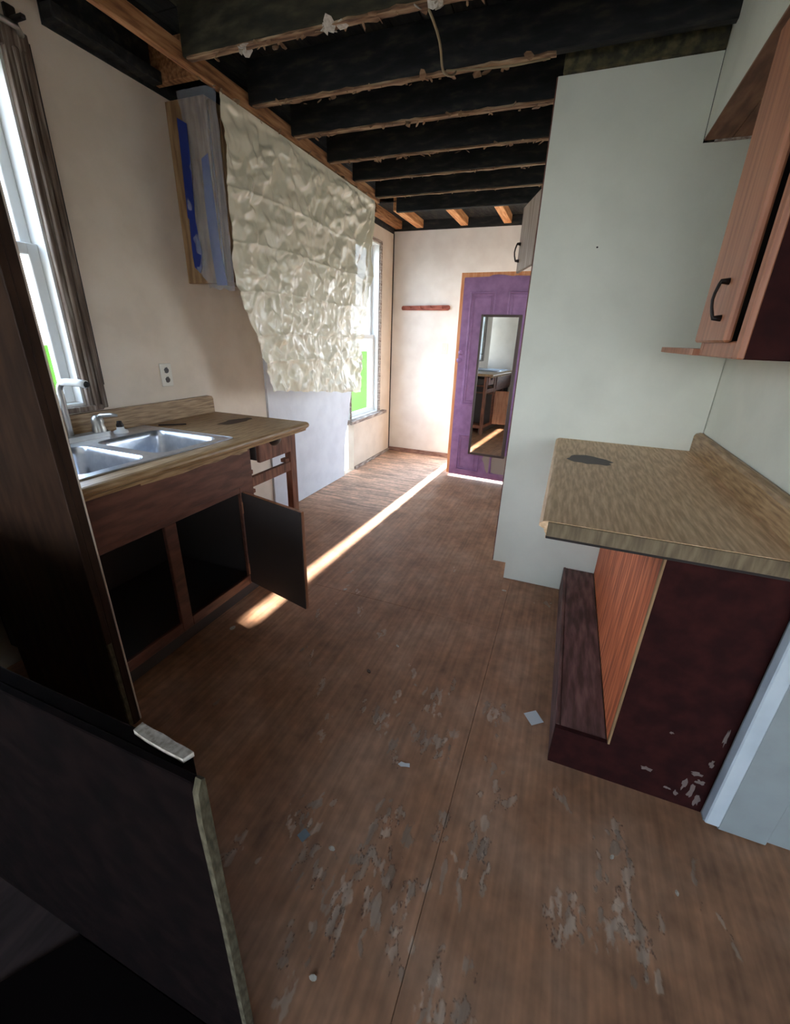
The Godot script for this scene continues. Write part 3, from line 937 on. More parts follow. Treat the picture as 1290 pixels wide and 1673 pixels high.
	var edge := func(z0: float, z1: float) -> SurfaceTool:
		var s := surf()
		var p := PackedVector2Array([Vector2(-1.545, 0.967), Vector2(-1.462, 0.967), Vector2(-1.452, 0.964), Vector2(-1.444, 0.957), Vector2(-1.442, 0.948), Vector2(-1.447, 0.938), Vector2(-1.458, 0.931), Vector2(-1.466, 0.925), Vector2(-1.468, 0.914), Vector2(-1.485, 0.912), Vector2(-1.487, 0.93), Vector2(-1.545, 0.93)])
		prism(s, p, V(0, 0, z0), Vector3(1, 0, 0), Vector3(0, 1, 0), V(0, 0, z1 - z0))
		return s
	st = edge.call(0.84, 2.262)
	bx(st, -2.188, -1.545, 0.93, 0.967, 1.655, 2.262, 0.0)
	bx(st, -2.188, -2.075, 0.93, 0.967, 0.84, 1.655, 0.0)
	obj("top", st, M.laminate, c)
	st = surf()
	prism(st, PackedVector2Array([Vector2(0.84, 0.967), Vector2(0.84, 1.075), Vector2(2.225, 1.075), Vector2(2.245, 1.07), Vector2(2.254, 1.055), Vector2(2.256, 0.967)]), V(-2.188, 0, 0), Vector3(0, 0, -1), Vector3(0, 1, 0), Vector3(0.022, 0, 0))
	obj("backsplash", st, M.laminate, c)
	st = surf()
	prism(st, blob(0.05, 0.13, 5, 20), V(-1.83, 0.967, 2.06), Vector3(1, 0, 0), Vector3(0, 0, -1), Vector3(0, 0.0006, 0))
	var sn := obj("stain", st, M.stain_dark, c)
	sn.set_meta("label", "dark water stain on the laminate")
	st = surf()
	prism(st, PackedVector2Array([Vector2(1.1, 0.93), Vector2(1.72, 0.93), Vector2(1.72, 0.905), Vector2(1.66, 0.898), Vector2(1.6, 0.91), Vector2(1.5, 0.9), Vector2(1.42, 0.906), Vector2(1.3, 0.9), Vector2(1.1, 0.906)]), V(-1.474, 0, 0), Vector3(0, 0, -1), Vector3(0, 1, 0), Vector3(0.004, 0, 0))
	obj("peeling_edge", st, M.laminate, c)

# straight-edged crumples in several directions, strong in patches
func creases(a: float, b: float, n: FastNoiseLite, warp: FastNoiseLite) -> float:
	var d := 0.0
	var wx := warp.get_noise_2d(a * 2.2, b * 2.2) * 0.06
	var wy := warp.get_noise_2d(a * 2.2 + 31.0, b * 2.2) * 0.06
	var k := 0
	for c in [[0.12, 0.42, 0.05], [1.3, 0.21, 0.045], [1.85, 0.27, 0.055], [0.85, 0.13, 0.03], [2.35, 0.33, 0.06], [1.62, 0.1, 0.022], [0.5, 0.2, 0.05]]:
		var t: float = ((a + wx) * cos(c[0]) + (b + wy) * sin(c[0])) / c[1] + warp.get_noise_2d(a * 1.3 + k * 9.0, b * 1.3) * 1.2
		var m := smoothstep(-0.12, 0.3, warp.get_noise_2d(a * 2.6 + k * 17.0, b * 2.6 - k * 5.0))
		d += c[2] * c[1] * m * absf(fposmod(t, 1.0) - 0.5) * 2.0
		k += 1
	return d * 0.8 - 0.011

func blob(a: float, b: float, seed_: int, n := 16, lo := 0.8, hi := 1.1) -> PackedVector2Array:
	var r := RandomNumberGenerator.new()
	r.seed = seed_
	var p := PackedVector2Array()
	for i in n:
		var f := TAU * i / n
		var q := r.randf_range(lo, hi)
		p.append(Vector2(cos(f) * a * q, sin(f) * b * q))
	return p

# ---------------------------------------------------------------- sink and faucet
func rrect(x0: float, x1: float, z0: float, z1: float, r: float, y: float) -> Array:
	var out := []
	var cs := [[x1 - r, z1 - r, 0.0], [x0 + r, z1 - r, PI / 2], [x0 + r, z0 + r, PI], [x1 - r, z0 + r, PI * 1.5]]
	for c in cs:
		for k in 7:
			var a: float = c[2] + PI / 2 * k / 6.0
			out.append(V(c[0] + r * cos(a), y, c[1] + r * sin(a)))
	return out

func loft(st: SurfaceTool, a: Array, b: Array, mid: Vector3) -> void:
	var n := a.size()
	for i in n:
		var j := (i + 1) % n
		quad(st, a[i], a[j], b[j], b[i], (a[i] + b[j]) / 2.0 * 2.0 - mid)

func build_sink() -> void:
	var t := thing("sink", "stainless steel double-bowl sink set in the left countertop", "sink", V(-1.83, 0.78, 1.3))
	# two bowls, each from its share of the rim downwards
	for p in [[0.90, 1.27, 0.94, 1.243], [1.27, 1.695, 1.30, 1.655]]:
		var st := surf(true)
		var mid := V(-1.79, 0.9, (p[2] + p[3]) / 2)
		var top := 0.9725
		var x0 := -2.0
		var x1 := -1.578
		var rings := [
			rrect(x0, x1, p[2], p[3], 0.055, top),
			rrect(x0 + 0.006, x1 - 0.006, p[2] + 0.006, p[3] - 0.006, 0.052, top - 0.005),
			rrect(x0 + 0.012, x1 - 0.012, p[2] + 0.012, p[3] - 0.012, 0.05, top - 0.03),
			rrect(x0 + 0.022, x1 - 0.022, p[2] + 0.022, p[3] - 0.022, 0.05, 0.83),
			rrect(x0 + 0.034, x1 - 0.034, p[2] + 0.034, p[3] - 0.034, 0.05, 0.803),
			rrect(x0 + 0.06, x1 - 0.06, p[2] + 0.06, p[3] - 0.06, 0.04, 0.795),
			rrect(-1.82, -1.76, mid.z * -1.0 - 0.03, mid.z * -1.0 + 0.03, 0.03, 0.79)]
		for k in rings.size() - 1:
			loft(st, rings[k], rings[k + 1], mid)
		var bowl := obj("bowl", st, M.steel, t)
		st = surf(true)
		lathe(st, [Vector2(0.0, 0.0), Vector2(0.02, 0.001), Vector2(0.03, 0.004), Vector2(0.042, 0.002)], V(-1.79, 0.791, -mid.z), 18)
		obj("drain", st, M.chrome_dull, bowl)
	# rim deck: frame strips around both bowls, corners filled by fans
	var rm := surf()
	var y := 0.9725
	var o0 := -2.135
	var o1 := -1.535
	for p in [[0.90, 1.27, 0.94, 1.243], [1.27, 1.695, 1.30, 1.655]]:
		var inner := rrect(-2.0, -1.578, p[2], p[3], 0.055, y)
		var cor := [V(o1, y, p[1]), V(o0, y, p[1]), V(o0, y, p[0]), V(o1, y, p[0])]
		var below := V(-1.8, y - 1.0, 1.3)
		for c in 4:
			for k in 6:
				tri(rm, cor[c], inner[c * 7 + k], inner[c * 7 + k + 1], below)
			var d := (c + 1) % 4
			tri(rm, cor[c], inner[c * 7 + 6], inner[d * 7], below)
			tri(rm, cor[c], inner[d * 7], cor[d], below)
	bx(rm, o1 - 0.006, o1 + 0.004, 0.967, 0.974, 0.90, 1.695, 0.002)
	bx(rm, o0 - 0.004, o0 + 0.006, 0.967, 0.974, 0.90, 1.695, 0.002)
	bx(rm, o0, o1, 0.967, 0.974, 1.689, 1.699, 0.002)
	obj("rim", rm, M.steel, t)
	# faucet
	var f := thing("faucet", "old dull chrome faucet with a bent spout over the sink", "faucet", V(-2.09, 0.974, 1.3))
	var st2 := surf()
	prism(st2, PackedVector2Array([Vector2(1.16, -0.022), Vector2(1.175, -0.03), Vector2(1.43, -0.03), Vector2(1.445, -0.022), Vector2(1.445, 0.022), Vector2(1.43, 0.03), Vector2(1.175, 0.03), Vector2(1.16, 0.022)]), V(-2.085, 0.973, 0), Vector3(0, 0, -1), Vector3(1, 0, 0), Vector3(0, 0.024, 0))
	obj("base_plate", st2, M.chrome_dull, f)
	var path := []
	for k in 6:
		path.append(V(-2.10, 0.99 + 0.042 * k, 1.28))
	for k in 9:
		var a := PI / 2 * (k + 1) / 9.0
		path.append(V(-2.10 + 0.03 * (1 - cos(a)) , 1.20 + 0.035 * sin(a), 1.28 + 0.012 * (1 - cos(a))))
	path.append(V(-2.03, 1.236, 1.30))
	var rs := []
	for k in path.size():
		rs.append(0.0125)
	st2 = surf(true)
	tube(st2, path, rs, 14)
	obj("spout", st2, M.chrome_dull, f)
	st2 = surf(true)
	tube(st2, [V(-2.085, 1.236, 1.284), V(-2.06, 1.238, 1.292), V(-2.0, 1.236, 1.31), V(-1.975, 1.232, 1.318)], [0.014, 0.016, 0.0165, 0.017], 14)
	obj("spout_sleeve", st2, M.vinyl, f)
	st2 = surf(true)
	tube(st2, [V(-1.976, 1.232, 1.3178), V(-1.968, 1.231, 1.320)], [0.0145, 0.012], 14)
	obj("aerator", st2, M.black, f)
	st2 = surf(true)
	lathe(st2, [Vector2(0.03, 0.0), Vector2(0.029, 0.02), Vector2(0.024, 0.035), Vector2(0.027, 0.05), Vector2(0.024, 0.066), Vector2(0.012, 0.078), Vector2(0.0, 0.08)], V(-2.085, 0.996, 1.405), 18)
	tube(st2, [V(-2.085, 1.06, 1.405), V(-2.06, 1.075, 1.412), V(-2.01, 1.08, 1.428), V(-1.985, 1.079, 1.436)], [0.012, 0.0105, 0.009, 0.007], 10)
	obj("lever", st2, M.chrome_dull, f)
	var sp := thing("sprayer", "small sink sprayer nozzle beside the faucet", "sprayer", V(-2.08, 0.973, 1.51))
	st2 = surf(true)
	lathe(st2, [Vector2(0.034, 0.0), Vector2(0.032, 0.01), Vector2(0.018, 0.016), Vector2(0.017, 0.03)], V(-2.08, 0.973, 1.51), 18)
	obj("flange", st2, M.vinyl, sp)
	st2 = surf(true)
	lathe(st2, [Vector2(0.016, 0.028), Vector2(0.017, 0.04), Vector2(0.012, 0.05), Vector2(0.011, 0.058), Vector2(0.0, 0.06)], V(-2.08, 0.973, 1.51), 18)
	obj("nozzle", st2, M.iron, sp)

# ---------------------------------------------------------------- upper cabinet behind plastic
func build_upper_left() -> void:
	var t := thing("wall_cabinet", "tan wall cabinet mostly covered by plastic sheeting, left of the far window", "cabinet", V(-2.03, 1.72, 3.0))
	var st := surf()
	bx(st, -2.188, -1.93, 1.722, 2.556, 2.20, 2.218)
	obj("side_panel", st, M.cabinet_side, t)
	st = surf()
	bx(st, -2.168, -1.93, 1.74, 1.758, 2.218, 3.86)
	bx(st, -2.168, -1.93, 2.54, 2.556, 2.218, 3.86)
	bx(st, -2.168, -1.93, 1.722, 2.556, 3.86, 3.878)
	obj("carcass", st, M.cabinet_side, t)
	for k in 4:
		var z0 := 2.222 + k * 0.412
		st = surf()
		bx(st, -1.93, -1.913, 1.73, 2.548, z0, z0 + 0.405, 0.004)
		bx(st, -1.914, -1.908, 1.79, 2.49, z0 + 0.06, z0 + 0.345, 0.004)
		obj("door", st, M.cabinet_side, t)
	# front sheet
	var n1 := noise(61, 5.0, 3)
	n1.fractal_type = FastNoiseLite.FRACTAL_RIDGED
	var n2 := noise(62, 15.0, 3)
	n2.fractal_type = FastNoiseLite.FRACTAL_RIDGED
	var n3 := noise(63, 1.6, 2)
	var f := func(u: float, v: float) -> Vector3:
		var yy := lerpf(2.572, lerpf(1.10, 0.965, u), v)
		var zl := 2.235 + 0.235 * smoothstep(0.5, 1.0, v)
		var zr := 4.135 - 0.06 * smoothstep(0.0, 0.35, v) - 0.245 * smoothstep(0.3, 1.0, v)
		var zz := lerpf(zl, zr, u)
		var wob := n3.get_noise_2d(zz * 1.0, yy) * 0.06
		var d := creases(zz, yy, n1, n3)
		d += 0.0028 * absf(fposmod(zz / 0.07 + n3.get_noise_2d(zz * 3.0, yy * 2.0) * 2.0, 1.0) - 0.5) * (1.0 - smoothstep(1.15, 1.55, yy))
		# folds running from the pinned far top corner
		var r := Vector2(4.14 - zz, 2.56 - yy)
		var len := r.length()
		var phi := atan2(r.x, maxf(r.y, 0.001))
		var fold := exp(-phi * 1.6) * smoothstep(0.03, 0.35, len) * (1.0 - smoothstep(0.7, 1.3, len))
		d += 0.042 * fold * sin(phi * 22.0 + 1.4 * wob)
		# swags under the top edge near that corner
		d += 0.014 * sin((yy + 0.22 * zz) * 44.0) * exp(-pow((zz - 3.72) / 0.3, 2.0)) * smoothstep(2.16, 2.4, yy)
		# creases from its folded pack
		for yc in [2.2, 1.95, 1.7, 1.45, 1.28]:
			d += 0.008 * exp(-absf(yy - yc - 0.02 * sin(zz * 3.0) - 0.03 * (zz - 3.0)) / 0.008)
		for zc in [2.62, 3.05, 3.5]:
			d += 0.006 * exp(-absf(zz - zc - 0.02 * sin(yy * 4.0)) / 0.008)
		d *= smoothstep(0.0, 0.03, v)
		var x := -1.858 + d - 0.012 * sin(v * PI) + wob * 0.4 * v
		return V(x, yy + 0.012 * n3.get_noise_2d(zz * 4.0, 7.0) * v, zz)
	st = surf(true)
	grid(st, 300, 240, f)
	var sh := obj("plastic_sheet", st, M.poly)
	tag(sh, "large creased translucent plastic sheet hanging from the ceiling beam over the left wall", "plastic sheet")
	# wrap on the cabinet end
	var g := func(u: float, v: float) -> Vector3:
		var yy := lerpf(2.575, 1.69, v)
		var xl := -2.075 + 0.02 * sin(v * 7.0) + 0.05 * smoothstep(0.86, 1.0, v)
		var xx := lerpf(xl, -1.862, u)
		var d := creases(xx * 1.5, yy, n1, n3) * 0.8
		return V(xx, yy + 0.02 * n3.get_noise_2d(xx * 9.0, 3.0) * v, 2.182 - absf(d) - 0.004 + (0.035 * smoothstep(0.85, 1.0, u)))
	st = surf(true)
	grid(st, 50, 120, g)
	var wr := obj("plastic_wrap", st, M.poly_end)
	tag(wr, "clear crinkled plastic wrapped over the end of the tan wall cabinet", "plastic sheet")
	st = surf()
	prism(st, PackedVector2Array([Vector2(-2.088, 2.47), Vector2(-2.03, 2.44), Vector2(-2.034, 2.3), Vector2(-2.045, 2.1), Vector2(-2.05, 2.02), Vector2(-2.04, 1.94), Vector2(-2.03, 1.88), Vector2(-2.04, 1.8), Vector2(-2.06, 1.77), Vector2(-2.095, 1.8), Vector2(-2.1, 1.85), Vector2(-2.095, 1.97), Vector2(-2.09, 2.03), Vector2(-2.1, 2.04), Vector2(-2.095, 2.2), Vector2(-2.09, 2.35)]), V(0, 0, 2.170), Vector3(1, 0, 0), Vector3(0, 1, 0), V(0, 0, -0.002))
	tag(obj("painters_tape", st, M.tape), "blue painter's tape strip at the plastic's edge on the tan cabinet side", "tape")
	st = surf()
	prism(st, PackedVector2Array([Vector2(-1.985, 2.3), Vector2(-1.94, 2.32), Vector2(-1.93, 2.1), Vector2(-1.925, 1.9), Vector2(-1.9, 1.71), Vector2(-1.975, 1.71), Vector2(-1.99, 1.9), Vector2(-1.995, 2.1)]), V(0, 0, 2.199), Vector3(1, 0, 0), Vector3(0, 1, 0), V(0, 0, -0.002))
	tag(obj("painters_tape", st, M.tape), "second blue tape strip seen through the clear plastic on the cabinet end", "tape")

# ---------------------------------------------------------------- right run
func build_right_kitchen() -> void:
	var t := thing("peninsula_base", "dark maroon base with an orange inner panel and a low plinth under the right counter", "cabinet", V(0.42, 0, 1.9))
	var st := surf()
	prism(st, PackedVector2Array([Vector2(0.165, 0.0), Vector2(0.664, 0.0), Vector2(0.664, 0.914), Vector2(0.34, 0.914), Vector2(0.34, 0.17), Vector2(0.165, 0.17)]), V(0, 0, 1.29), Vector3(1, 0, 0), Vector3(0, 1, 0), V(0, 0, 0.018))
	var ep := obj("end_panel", st, M.maroon, t)
	obj("plinth_front", one(0.165, 0.18, 0.0, 0.172, 1.308, 2.572, 0.002), M.plinth_top, t)
	obj("plinth_top", one(0.18, 0.338, 0.152, 0.168, 1.308, 2.575, 0.002), M.plinth_top, t)
	obj("inner_panel", one(0.339, 0.355, 0.168, 0.914, 1.30, 2.572, 0.002), M.orange_wood, t)
	obj("panel_edge", one(0.338, 0.345, 0.172, 0.914, 1.286, 1.30, 0.001), M.cabinet_side, t)
	# chips in the maroon paint
	for p in [[0.475, 0.115, 0.02, 0.01, 3], [0.505, 0.3, 0.007, 0.005, 4], [0.612, 0.16, 0.02, 0.01, 5], [0.59, 0.1, 0.008, 0.03, 6], [0.615, 0.075, 0.01, 0.04, 7], [0.55, 0.06, 0.012, 0.006, 8], [0.637, 0.22, 0.008, 0.02, 9], [0.628, 0.13, 0.014, 0.012, 10], [0.575, 0.05, 0.01, 0.016, 12], [0.645, 0.34, 0.006, 0.05, 13], [0.64, 0.05, 0.01, 0.03, 14]]:
		st = surf()
		prism(st, blob(p[2], p[3], p[4], 14, 0.4, 1.15), V(p[0], p[1], 1.2905), Vector3(1, 0, 0), Vector3(0, 1, 0), V(0, 0, -0.0012))
		obj("paint_chip", st, M.scuff, ep)
	# filler torn along the white wall end
	var c := thing("counter", "wood-look laminate counter on the maroon base at the right, with a round burn mark", "countertop", V(0.33, 0.914, 1.9))
	st = surf()
	var p2 := PackedVector2Array([Vector2(0.03, 0.97), Vector2(0.012, 0.97), Vector2(-0.002, 0.967), Vector2(-0.01, 0.96), Vector2(-0.012, 0.952), Vector2(-0.004, 0.947), Vector2(0.004, 0.944), Vector2(0.007, 0.934), Vector2(0.012, 0.928), Vector2(0.012, 0.914), Vector2(0.032, 0.914), Vector2(0.032, 0.94), Vector2(0.665, 0.94), Vector2(0.665, 0.97)])
	prism(st, p2, V(0, 0, 1.272), Vector3(1, 0, 0), Vector3(0, 1, 0), V(0, 0, 1.303))
	obj("top", st, M.laminate_across, c)
	obj("end_strip", one(0.014, 0.664, 0.923, 0.9685, 1.266, 1.273, 0.001), M.end_strip, c)
	obj("underside", one(0.013, 0.662, 0.914, 0.924, 1.268, 2.57, 0.002), M.gap_dark, c)
	st = surf()
	prism(st, PackedVector2Array([Vector2(0.665, 0.97), Vector2(0.641, 0.97), Vector2(0.641, 1.05), Vector2(0.648, 1.062), Vector2(0.665, 1.068), Vector2(0.678, 1.066), Vector2(0.678, 0.97)]), V(0, 0, 1.275), Vector3(1, 0, 0), Vector3(0, 1, 0), V(0, 0, 1.302))
	obj("backsplash", st, M.laminate, c)
	st = surf()
	prism(st, blob(0.098, 0.085, 11, 22), V(0.15, 0.97, 2.12), Vector3(1, 0, 0), Vector3(0, 0, -1), Vector3(0, 0.0007, 0))
	var bm := obj("burn_mark", st, M.burn, c)
	bm.set_meta("label", "dark grey round burn mark")

func handle(st: SurfaceTool, a: Vector3, b: Vector3, out: Vector3) -> void:
	tube(st, [a, a + out * 0.9, a + out * 1.0 + (b - a) * 0.08, a + out * 1.25 + (b - a) * 0.3, a + out * 1.35 + (b - a) * 0.5, a + out * 1.25 + (b - a) * 0.7, a + out + (b - a) * 0.92, b + out * 0.9, b], [0.009, 0.006, 0.0045, 0.004, 0.004, 0.004, 0.0045, 0.006, 0.009], 8)

func build_upper_right() -> void:
	# soffit
	var s := structure("trim_1", "boxed soffit with pale side and brown underside at upper right", "soffit")
	var st := surf()
	bx(st, 0.362, 0.375, 2.283, 2.79, 1.15, 2.578, 0.0)
	obj("side", st, M.wall_cool, s)
	obj("underside", one(0.362, 0.46, 2.275, 2.283, 1.15, 2.57, 0.001), M.soffit_brown, s)
	obj("underside", one(0.462, 0.68, 2.275, 2.283, 1.15, 2.57, 0.001), M.soffit_brown, s)
	obj("corner_bead", one(0.40, 0.66, 2.268, 2.275, 2.565, 2.578, 0.001), M.sill_gray, s)
	# wall cabinet
	var t := thing("upper_cabinet", "brown wall cabinet with dark handle and maroon near side at upper right", "cabinet", V(0.52, 1.444, 1.49))
	var X := 0.386
	var N := 1.375
	var E := 1.755
	st = surf()
	bx(st, X, 0.678, 1.444, 2.274, N, N + 0.015)
	obj("side_panel", st, M.maroon, t)
	st = surf()
	bx(st, X, 0.678, 1.444, 1.46, N + 0.015, E - 0.015)
	bx(st, X, 0.678, 2.258, 2.274, N + 0.015, E - 0.015)
	bx(st, X, 0.678, 1.444, 2.274, E - 0.015, E)
	bx(st, 0.666, 0.678, 1.46, 2.258, N + 0.015, E - 0.015)
	obj("carcass", st, M.inside_dark, t)
	st = surf()
	bx(st, X - 0.004, X + 0.012, 1.444, 2.274, N - 0.004, N + 0.038)
	bx(st, X - 0.004, X + 0.012, 1.444, 2.274, E - 0.035, E + 0.004)
	bx(st, X - 0.004, X + 0.012, 1.444, 1.487, N + 0.038, E - 0.035)
	bx(st, X - 0.004, X + 0.012, 2.2, 2.274, N + 0.038, E - 0.035)
	obj("face_frame", st, M.upper_brown, t)
	st = surf()
	bx(st, X - 0.026, X - 0.006, 1.483, 2.24, N + 0.066, E, 0.006)
	var d := obj("door", st, M.upper_brown, t)
	st = surf(true)
	handle(st, V(X - 0.026, 1.637, 1.545), V(X - 0.026, 1.545, 1.525), Vector3(-0.022, 0, 0))
	var h := obj("handle", st, M.iron, d)
	h.set_meta("label", "dark iron bow handle")
	# shelf running on to the tall panel
	var sh := surf()
	prism(sh, PackedVector2Array([Vector2(0.365, 1.762), Vector2(0.365, 2.3), Vector2(0.372, 2.4), Vector2(0.40, 2.47), Vector2(0.45, 2.51), Vector2(0.678, 2.51), Vector2(0.678, 1.762)]), V(0, 1.444, 0), Vector3(1, 0, 0), Vector3(0, 0, -1), Vector3(0, 0.02, 0))
	tag(obj("shelf", sh, M.upper_brown), "thin brown shelf with rounded end beyond the upper right cabinet", "shelf")

func build_fridge_side() -> void:
	var t := thing("tall_panel", "tall pale blue-white end panel with a toe notch behind the right counter", "panel", V(0.2, 0, 2.59))
	var st := surf()
	prism(st, PackedVector2Array([Vector2(-0.188, 0.004), Vector2(0.677, 0.004), Vector2(0.677, 2.27), Vector2(0.36, 2.27), Vector2(0.36, 2.566), Vector2(-0.27, 2.566), Vector2(-0.27, 0.118), Vector2(-0.188, 0.118)]), V(0, 0, 2.58), Vector3(1, 0, 0), Vector3(0, 1, 0), V(0, 0, 0.02))
	obj("board", st, M.wall_cool, t)
	obj("edge_strip", one(-0.276, -0.266, 0.12, 2.566, 2.583, 2.61, 0.001), M.cabinet_brown, t)
	st = surf()
	prism(st, blob(0.005, 0.004, 3, 9), V(0.02, 1.9, 2.5795), Vector3(1, 0, 0), Vector3(0, 1, 0), V(0, 0, -0.001))
	obj("nail_hole", st, M.gap_dark, t)
	# cabinet over the refrigerator space, its door ajar
	var c := thing("over_cabinet", "grey-brown cabinet door ajar above the purple door, behind the tall pale panel", "cabinet", V(0.2, 1.85, 3.0))
	st = surf()
	bx(st, -0.262, 0.677, 1.85, 1.868, 2.605, 3.2)
	bx(st, -0.262, 0.677, 2.16, 2.178, 2.605, 3.2)
	bx(st, -0.262, 0.677, 1.85, 2.178, 3.2, 3.218)
	bx(st, -0.262, 0.677, 1.868, 2.16, 2.602, 2.62)
	obj("carcass", st, M.black, c)
	var a := V(-0.275, 0, 2.63)
	var b := V(-0.392, 0, 2.95)
	var ax := (b - a).normalized()
	var nz := ax.cross(Vector3.UP)
	st = surf()
	cbox(st, Vector3((b - a).length() / 2, 2.005, 0), Vector3((b - a).length(), 0.33, 0.018), 0.004, Transform3D(Basis(ax, Vector3.UP, -nz), a))
	var d := obj("door", st, M.fridge_door, c)
	st = surf(true)
	var side := nz if nz.z > 0 else -nz
	handle(st, b - ax * 0.035 + Vector3(0, 1.985, 0) + side * 0.009, b - ax * 0.035 + Vector3(0, 1.90, 0) + side * 0.009, side * 0.022)
	obj("handle", st, M.iron, d)

# ---------------------------------------------------------------- foreground
func build_foreground() -> void:
	var t := thing("partition_panel", "tall dark brown panel at the left edge in front of the sink", "panel", V(-1.69, 0, 0.81))
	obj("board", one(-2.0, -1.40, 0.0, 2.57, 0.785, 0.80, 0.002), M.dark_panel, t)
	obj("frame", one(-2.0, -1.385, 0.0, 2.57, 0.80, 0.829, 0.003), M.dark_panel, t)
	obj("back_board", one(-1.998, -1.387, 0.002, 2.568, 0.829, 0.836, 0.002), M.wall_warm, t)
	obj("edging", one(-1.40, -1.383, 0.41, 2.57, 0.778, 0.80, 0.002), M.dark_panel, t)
	var e := obj("bare_edge", one(-1.397, -1.385, 0.01, 0.41, 0.783, 0.80, 0.002), M.raw_edge, t)
	e.set_meta("label", "pale raw strip where the edging is gone")
	var h := thing("half_wall", "low dark maroon half wall at bottom left with a raw pale edge", "half wall", V(-1.3, 0, 0.3))
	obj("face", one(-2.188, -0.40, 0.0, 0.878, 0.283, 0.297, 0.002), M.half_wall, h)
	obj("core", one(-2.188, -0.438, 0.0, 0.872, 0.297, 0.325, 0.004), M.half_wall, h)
	var st := surf()
	prism(st, PackedVector2Array([Vector2(0.279, 0.0), Vector2(0.279, 0.3), Vector2(0.2805, 0.55), Vector2(0.279, 0.8), Vector2(0.282, 0.862), Vector2(0.291, 0.882), Vector2(0.297, 0.878), Vector2(0.296, 0.6), Vector2(0.297, 0.3), Vector2(0.296, 0.0)]), V(-0.40, 0, 0), Vector3(0, 0, -1), Vector3(0, 1, 0), Vector3(0.011, 0, 0))
	obj("raw_edge", st, M.raw_edge, h)
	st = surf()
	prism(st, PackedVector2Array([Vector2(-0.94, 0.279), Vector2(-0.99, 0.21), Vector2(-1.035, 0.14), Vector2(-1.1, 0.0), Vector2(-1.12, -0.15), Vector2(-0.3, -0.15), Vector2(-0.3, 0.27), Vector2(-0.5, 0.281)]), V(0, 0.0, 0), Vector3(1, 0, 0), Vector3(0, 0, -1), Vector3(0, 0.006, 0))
	tag(obj("black_sheet", st, M.flat_black), "flat black sheet on the dark floor at the foot of the half wall", "mat")  # thin flat black shape along the foot of the half wall
	st = surf()
	prism(st, PackedVector2Array([Vector2(-0.548, 0.313), Vector2(-0.52, 0.309), Vector2(-0.48, 0.306), Vector2(-0.438, 0.305), Vector2(-0.432, 0.32), Vector2(-0.45, 0.322), Vector2(-0.47, 0.3225), Vector2(-0.50, 0.3265), Vector2(-0.52, 0.3265), Vector2(-0.548, 0.329)]), V(0, 0.873, 0), Vector3(1, 0, 0), Vector3(0, 0, -1), Vector3(0, 0.009, 0))
	tag(obj("plaster_strip", st, M.drywall_scrap), "short broken off-white strip lying on the half wall's far top edge", "scrap")

# ---------------------------------------------------------------- small things
func scrap(called: String, label: String, pts: PackedVector2Array, x: float, z: float, turn: float, m: Material, lift := 0.0) -> void:
	var st := surf()
	var b := Basis(Vector3.UP, turn)
	var up := Vector3(0, 0.002, 0)
	prism(st, pts, V(x, 0.001 + lift, z), b * Vector3(1, 0, 0), (b * Vector3(0, 0, -1) + Vector3(0, 0.06, 0)).normalized(), up)
	tag(obj(called, st, m), label, "scrap")

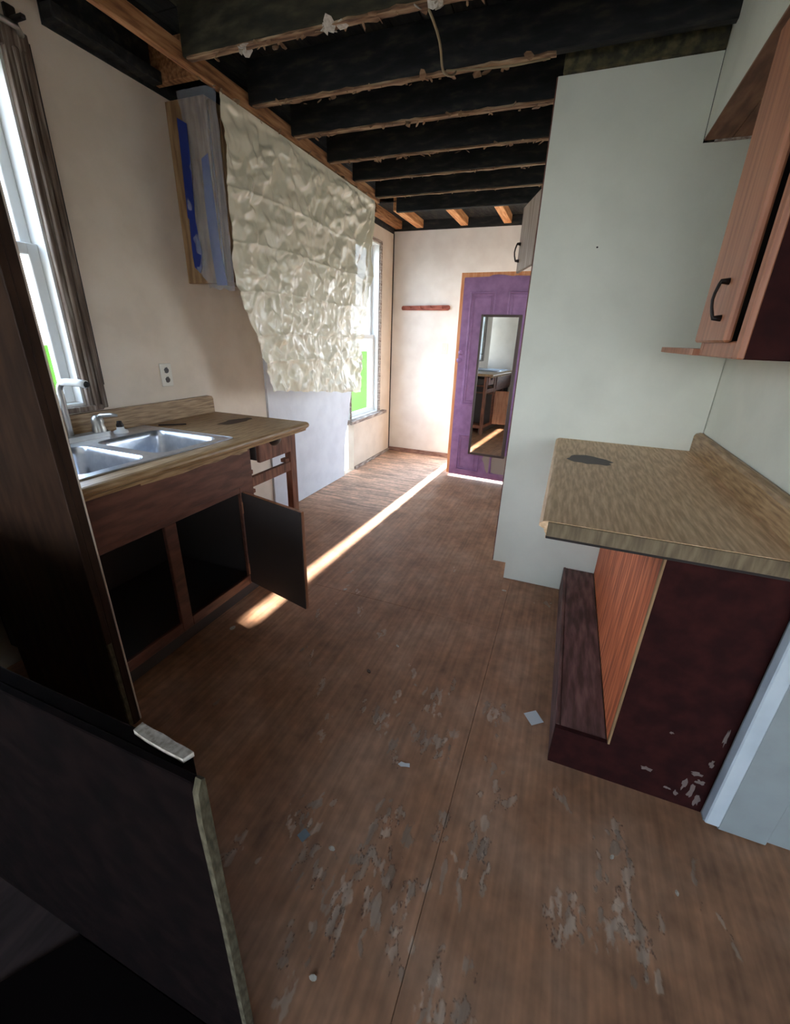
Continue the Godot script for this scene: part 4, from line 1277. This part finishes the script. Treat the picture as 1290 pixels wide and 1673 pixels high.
func build_small() -> void:
	# outlet
	var t := thing("outlet", "ivory double outlet on the wall above the left backsplash", "outlet", V(-2.19, 1.22, 1.935))
	var st := surf()
	bx(st, -2.19, -2.183, 1.157, 1.285, 1.895, 1.975, 0.004)
	obj("plate", st, M.outlet_plate, t)
	for y in [1.247, 1.195]:
		st = surf()
		prism(st, blob(0.016, 0.017, 2, 16), V(-2.1835, y, 1.936), Vector3(0, 0, -1), Vector3(0, 1, 0), Vector3(0.003, 0, 0))
		obj("socket", st, M.outlet_dark, t)
	# coat rack on far wall
	t = thing("coat_rack", "short reddish-brown wooden coat rack board on the far wall", "coat rack", V(-1.75, 1.795, 5.42))
	st = surf()
	prism(st, PackedVector2Array([Vector2(-2.045, 1.772), Vector2(-2.055, 1.785), Vector2(-2.055, 1.805), Vector2(-2.04, 1.82), Vector2(-1.465, 1.832), Vector2(-1.45, 1.82), Vector2(-1.45, 1.79), Vector2(-1.47, 1.775)]), V(0, 0, 5.428), Vector3(1, 0, 0), Vector3(0, 1, 0), V(0, 0, -0.02))
	obj("board", st, M.rack_red, t)
	for k in 4:
		st = surf(true)
		var x := -1.94 + k * 0.135
		tube(st, [V(x, 1.80, 5.408), V(x, 1.803, 5.385), V(x, 1.812, 5.372)], [0.006, 0.006, 0.008], 8)
		obj("peg", st, M.rack_red, t)
	# switch
	t = thing("light_switch", "white light switch plate on the far wall beside the purple door", "switch", V(-1.474, 1.35, 5.43))
	obj("plate", one(-1.512, -1.44, 1.29, 1.41, 5.422, 5.43, 0.003), M.outlet_plate, t)
	obj("toggle", one(-1.482, -1.47, 1.338, 1.362, 5.412, 5.423, 0.002), M.vinyl, t)
	# stick on the counter
	st = surf()
	prism(st, PackedVector2Array([Vector2(-0.07, -0.005), Vector2(0.06, -0.006), Vector2(0.072, 0.002), Vector2(0.055, 0.006), Vector2(-0.068, 0.004)]), V(-2.04, 0.968, 1.79), V(0.72, 0, 0.69).normalized(), V(0.69, 0, -0.72).normalized(), Vector3(0, 0.006, 0))
	tag(obj("stick", st, M.gap_dark), "dark flat stick lying on the left counter behind the sink", "stick")
	# scraps on floor
	scrap("paper_scrap", "square grey paper scrap on the floor beside the maroon base", PackedVector2Array([Vector2(-0.028, -0.03), Vector2(0.03, -0.027), Vector2(0.028, 0.032), Vector2(-0.03, 0.03)]), 0.10, 1.47, 0.62, M.paper)
	scrap("paper_scrap", "torn white scrap in the middle of the floor", PackedVector2Array([Vector2(-0.022, 0.006), Vector2(-0.008, 0.014), Vector2(0.006, 0.006), Vector2(0.022, 0.004), Vector2(0.02, -0.01), Vector2(0.004, -0.006), Vector2(-0.012, -0.004)]), -0.33, 1.055, 0.5, M.paper, 0.003)
	scrap("tile_scrap", "small blue-grey square scrap on the floor left of centre", PackedVector2Array([Vector2(-0.013, -0.016), Vector2(0.015, -0.014), Vector2(0.013, 0.016), Vector2(-0.015, 0.013)]), -0.54, 0.71, -0.5, M.paper_blue)
	var n := 0
	for p in [[-0.44, 0.71, 0.012, "chip of white plaster just right of the blue-grey scrap"], [-1.08, 2.02, 0.016, "pale flake on the floor near the open cabinet door"], [-1.45, 1.44, 0.02, "curled pale flake on the floor before the open bays"], [-0.65, 1.44, 0.014, "small dark-edged chip on the floor midway to the sink cabinet"], [-0.16, 2.42, 0.016, "pale chip on the floor at the foot of the tall panel"], [0.37, 1.02, 0.009, "tiny white chip on the floor before the maroon end panel"], [0.54, 0.99, 0.009, "narrow white chip on the floor before the white wall end"], [-0.59, 1.66, 0.01, "small upright white flake on the floor left of the centre lane"], [-0.34, 0.44, 0.011, "small buff chip on the floor at the bottom of the picture"], [-2.02, 4.44, 0.022, "white crumb of plaster at the foot of the wall under the far window"]]:
		var s: float = p[2]
		scrap("plaster_chip", p[3], blob(s, s * 0.6, 30 + n, 8), p[0], p[1], n * 0.8, M.drywall_scrap if n != 3 else M.stain_dark, 0.001)
		n += 1
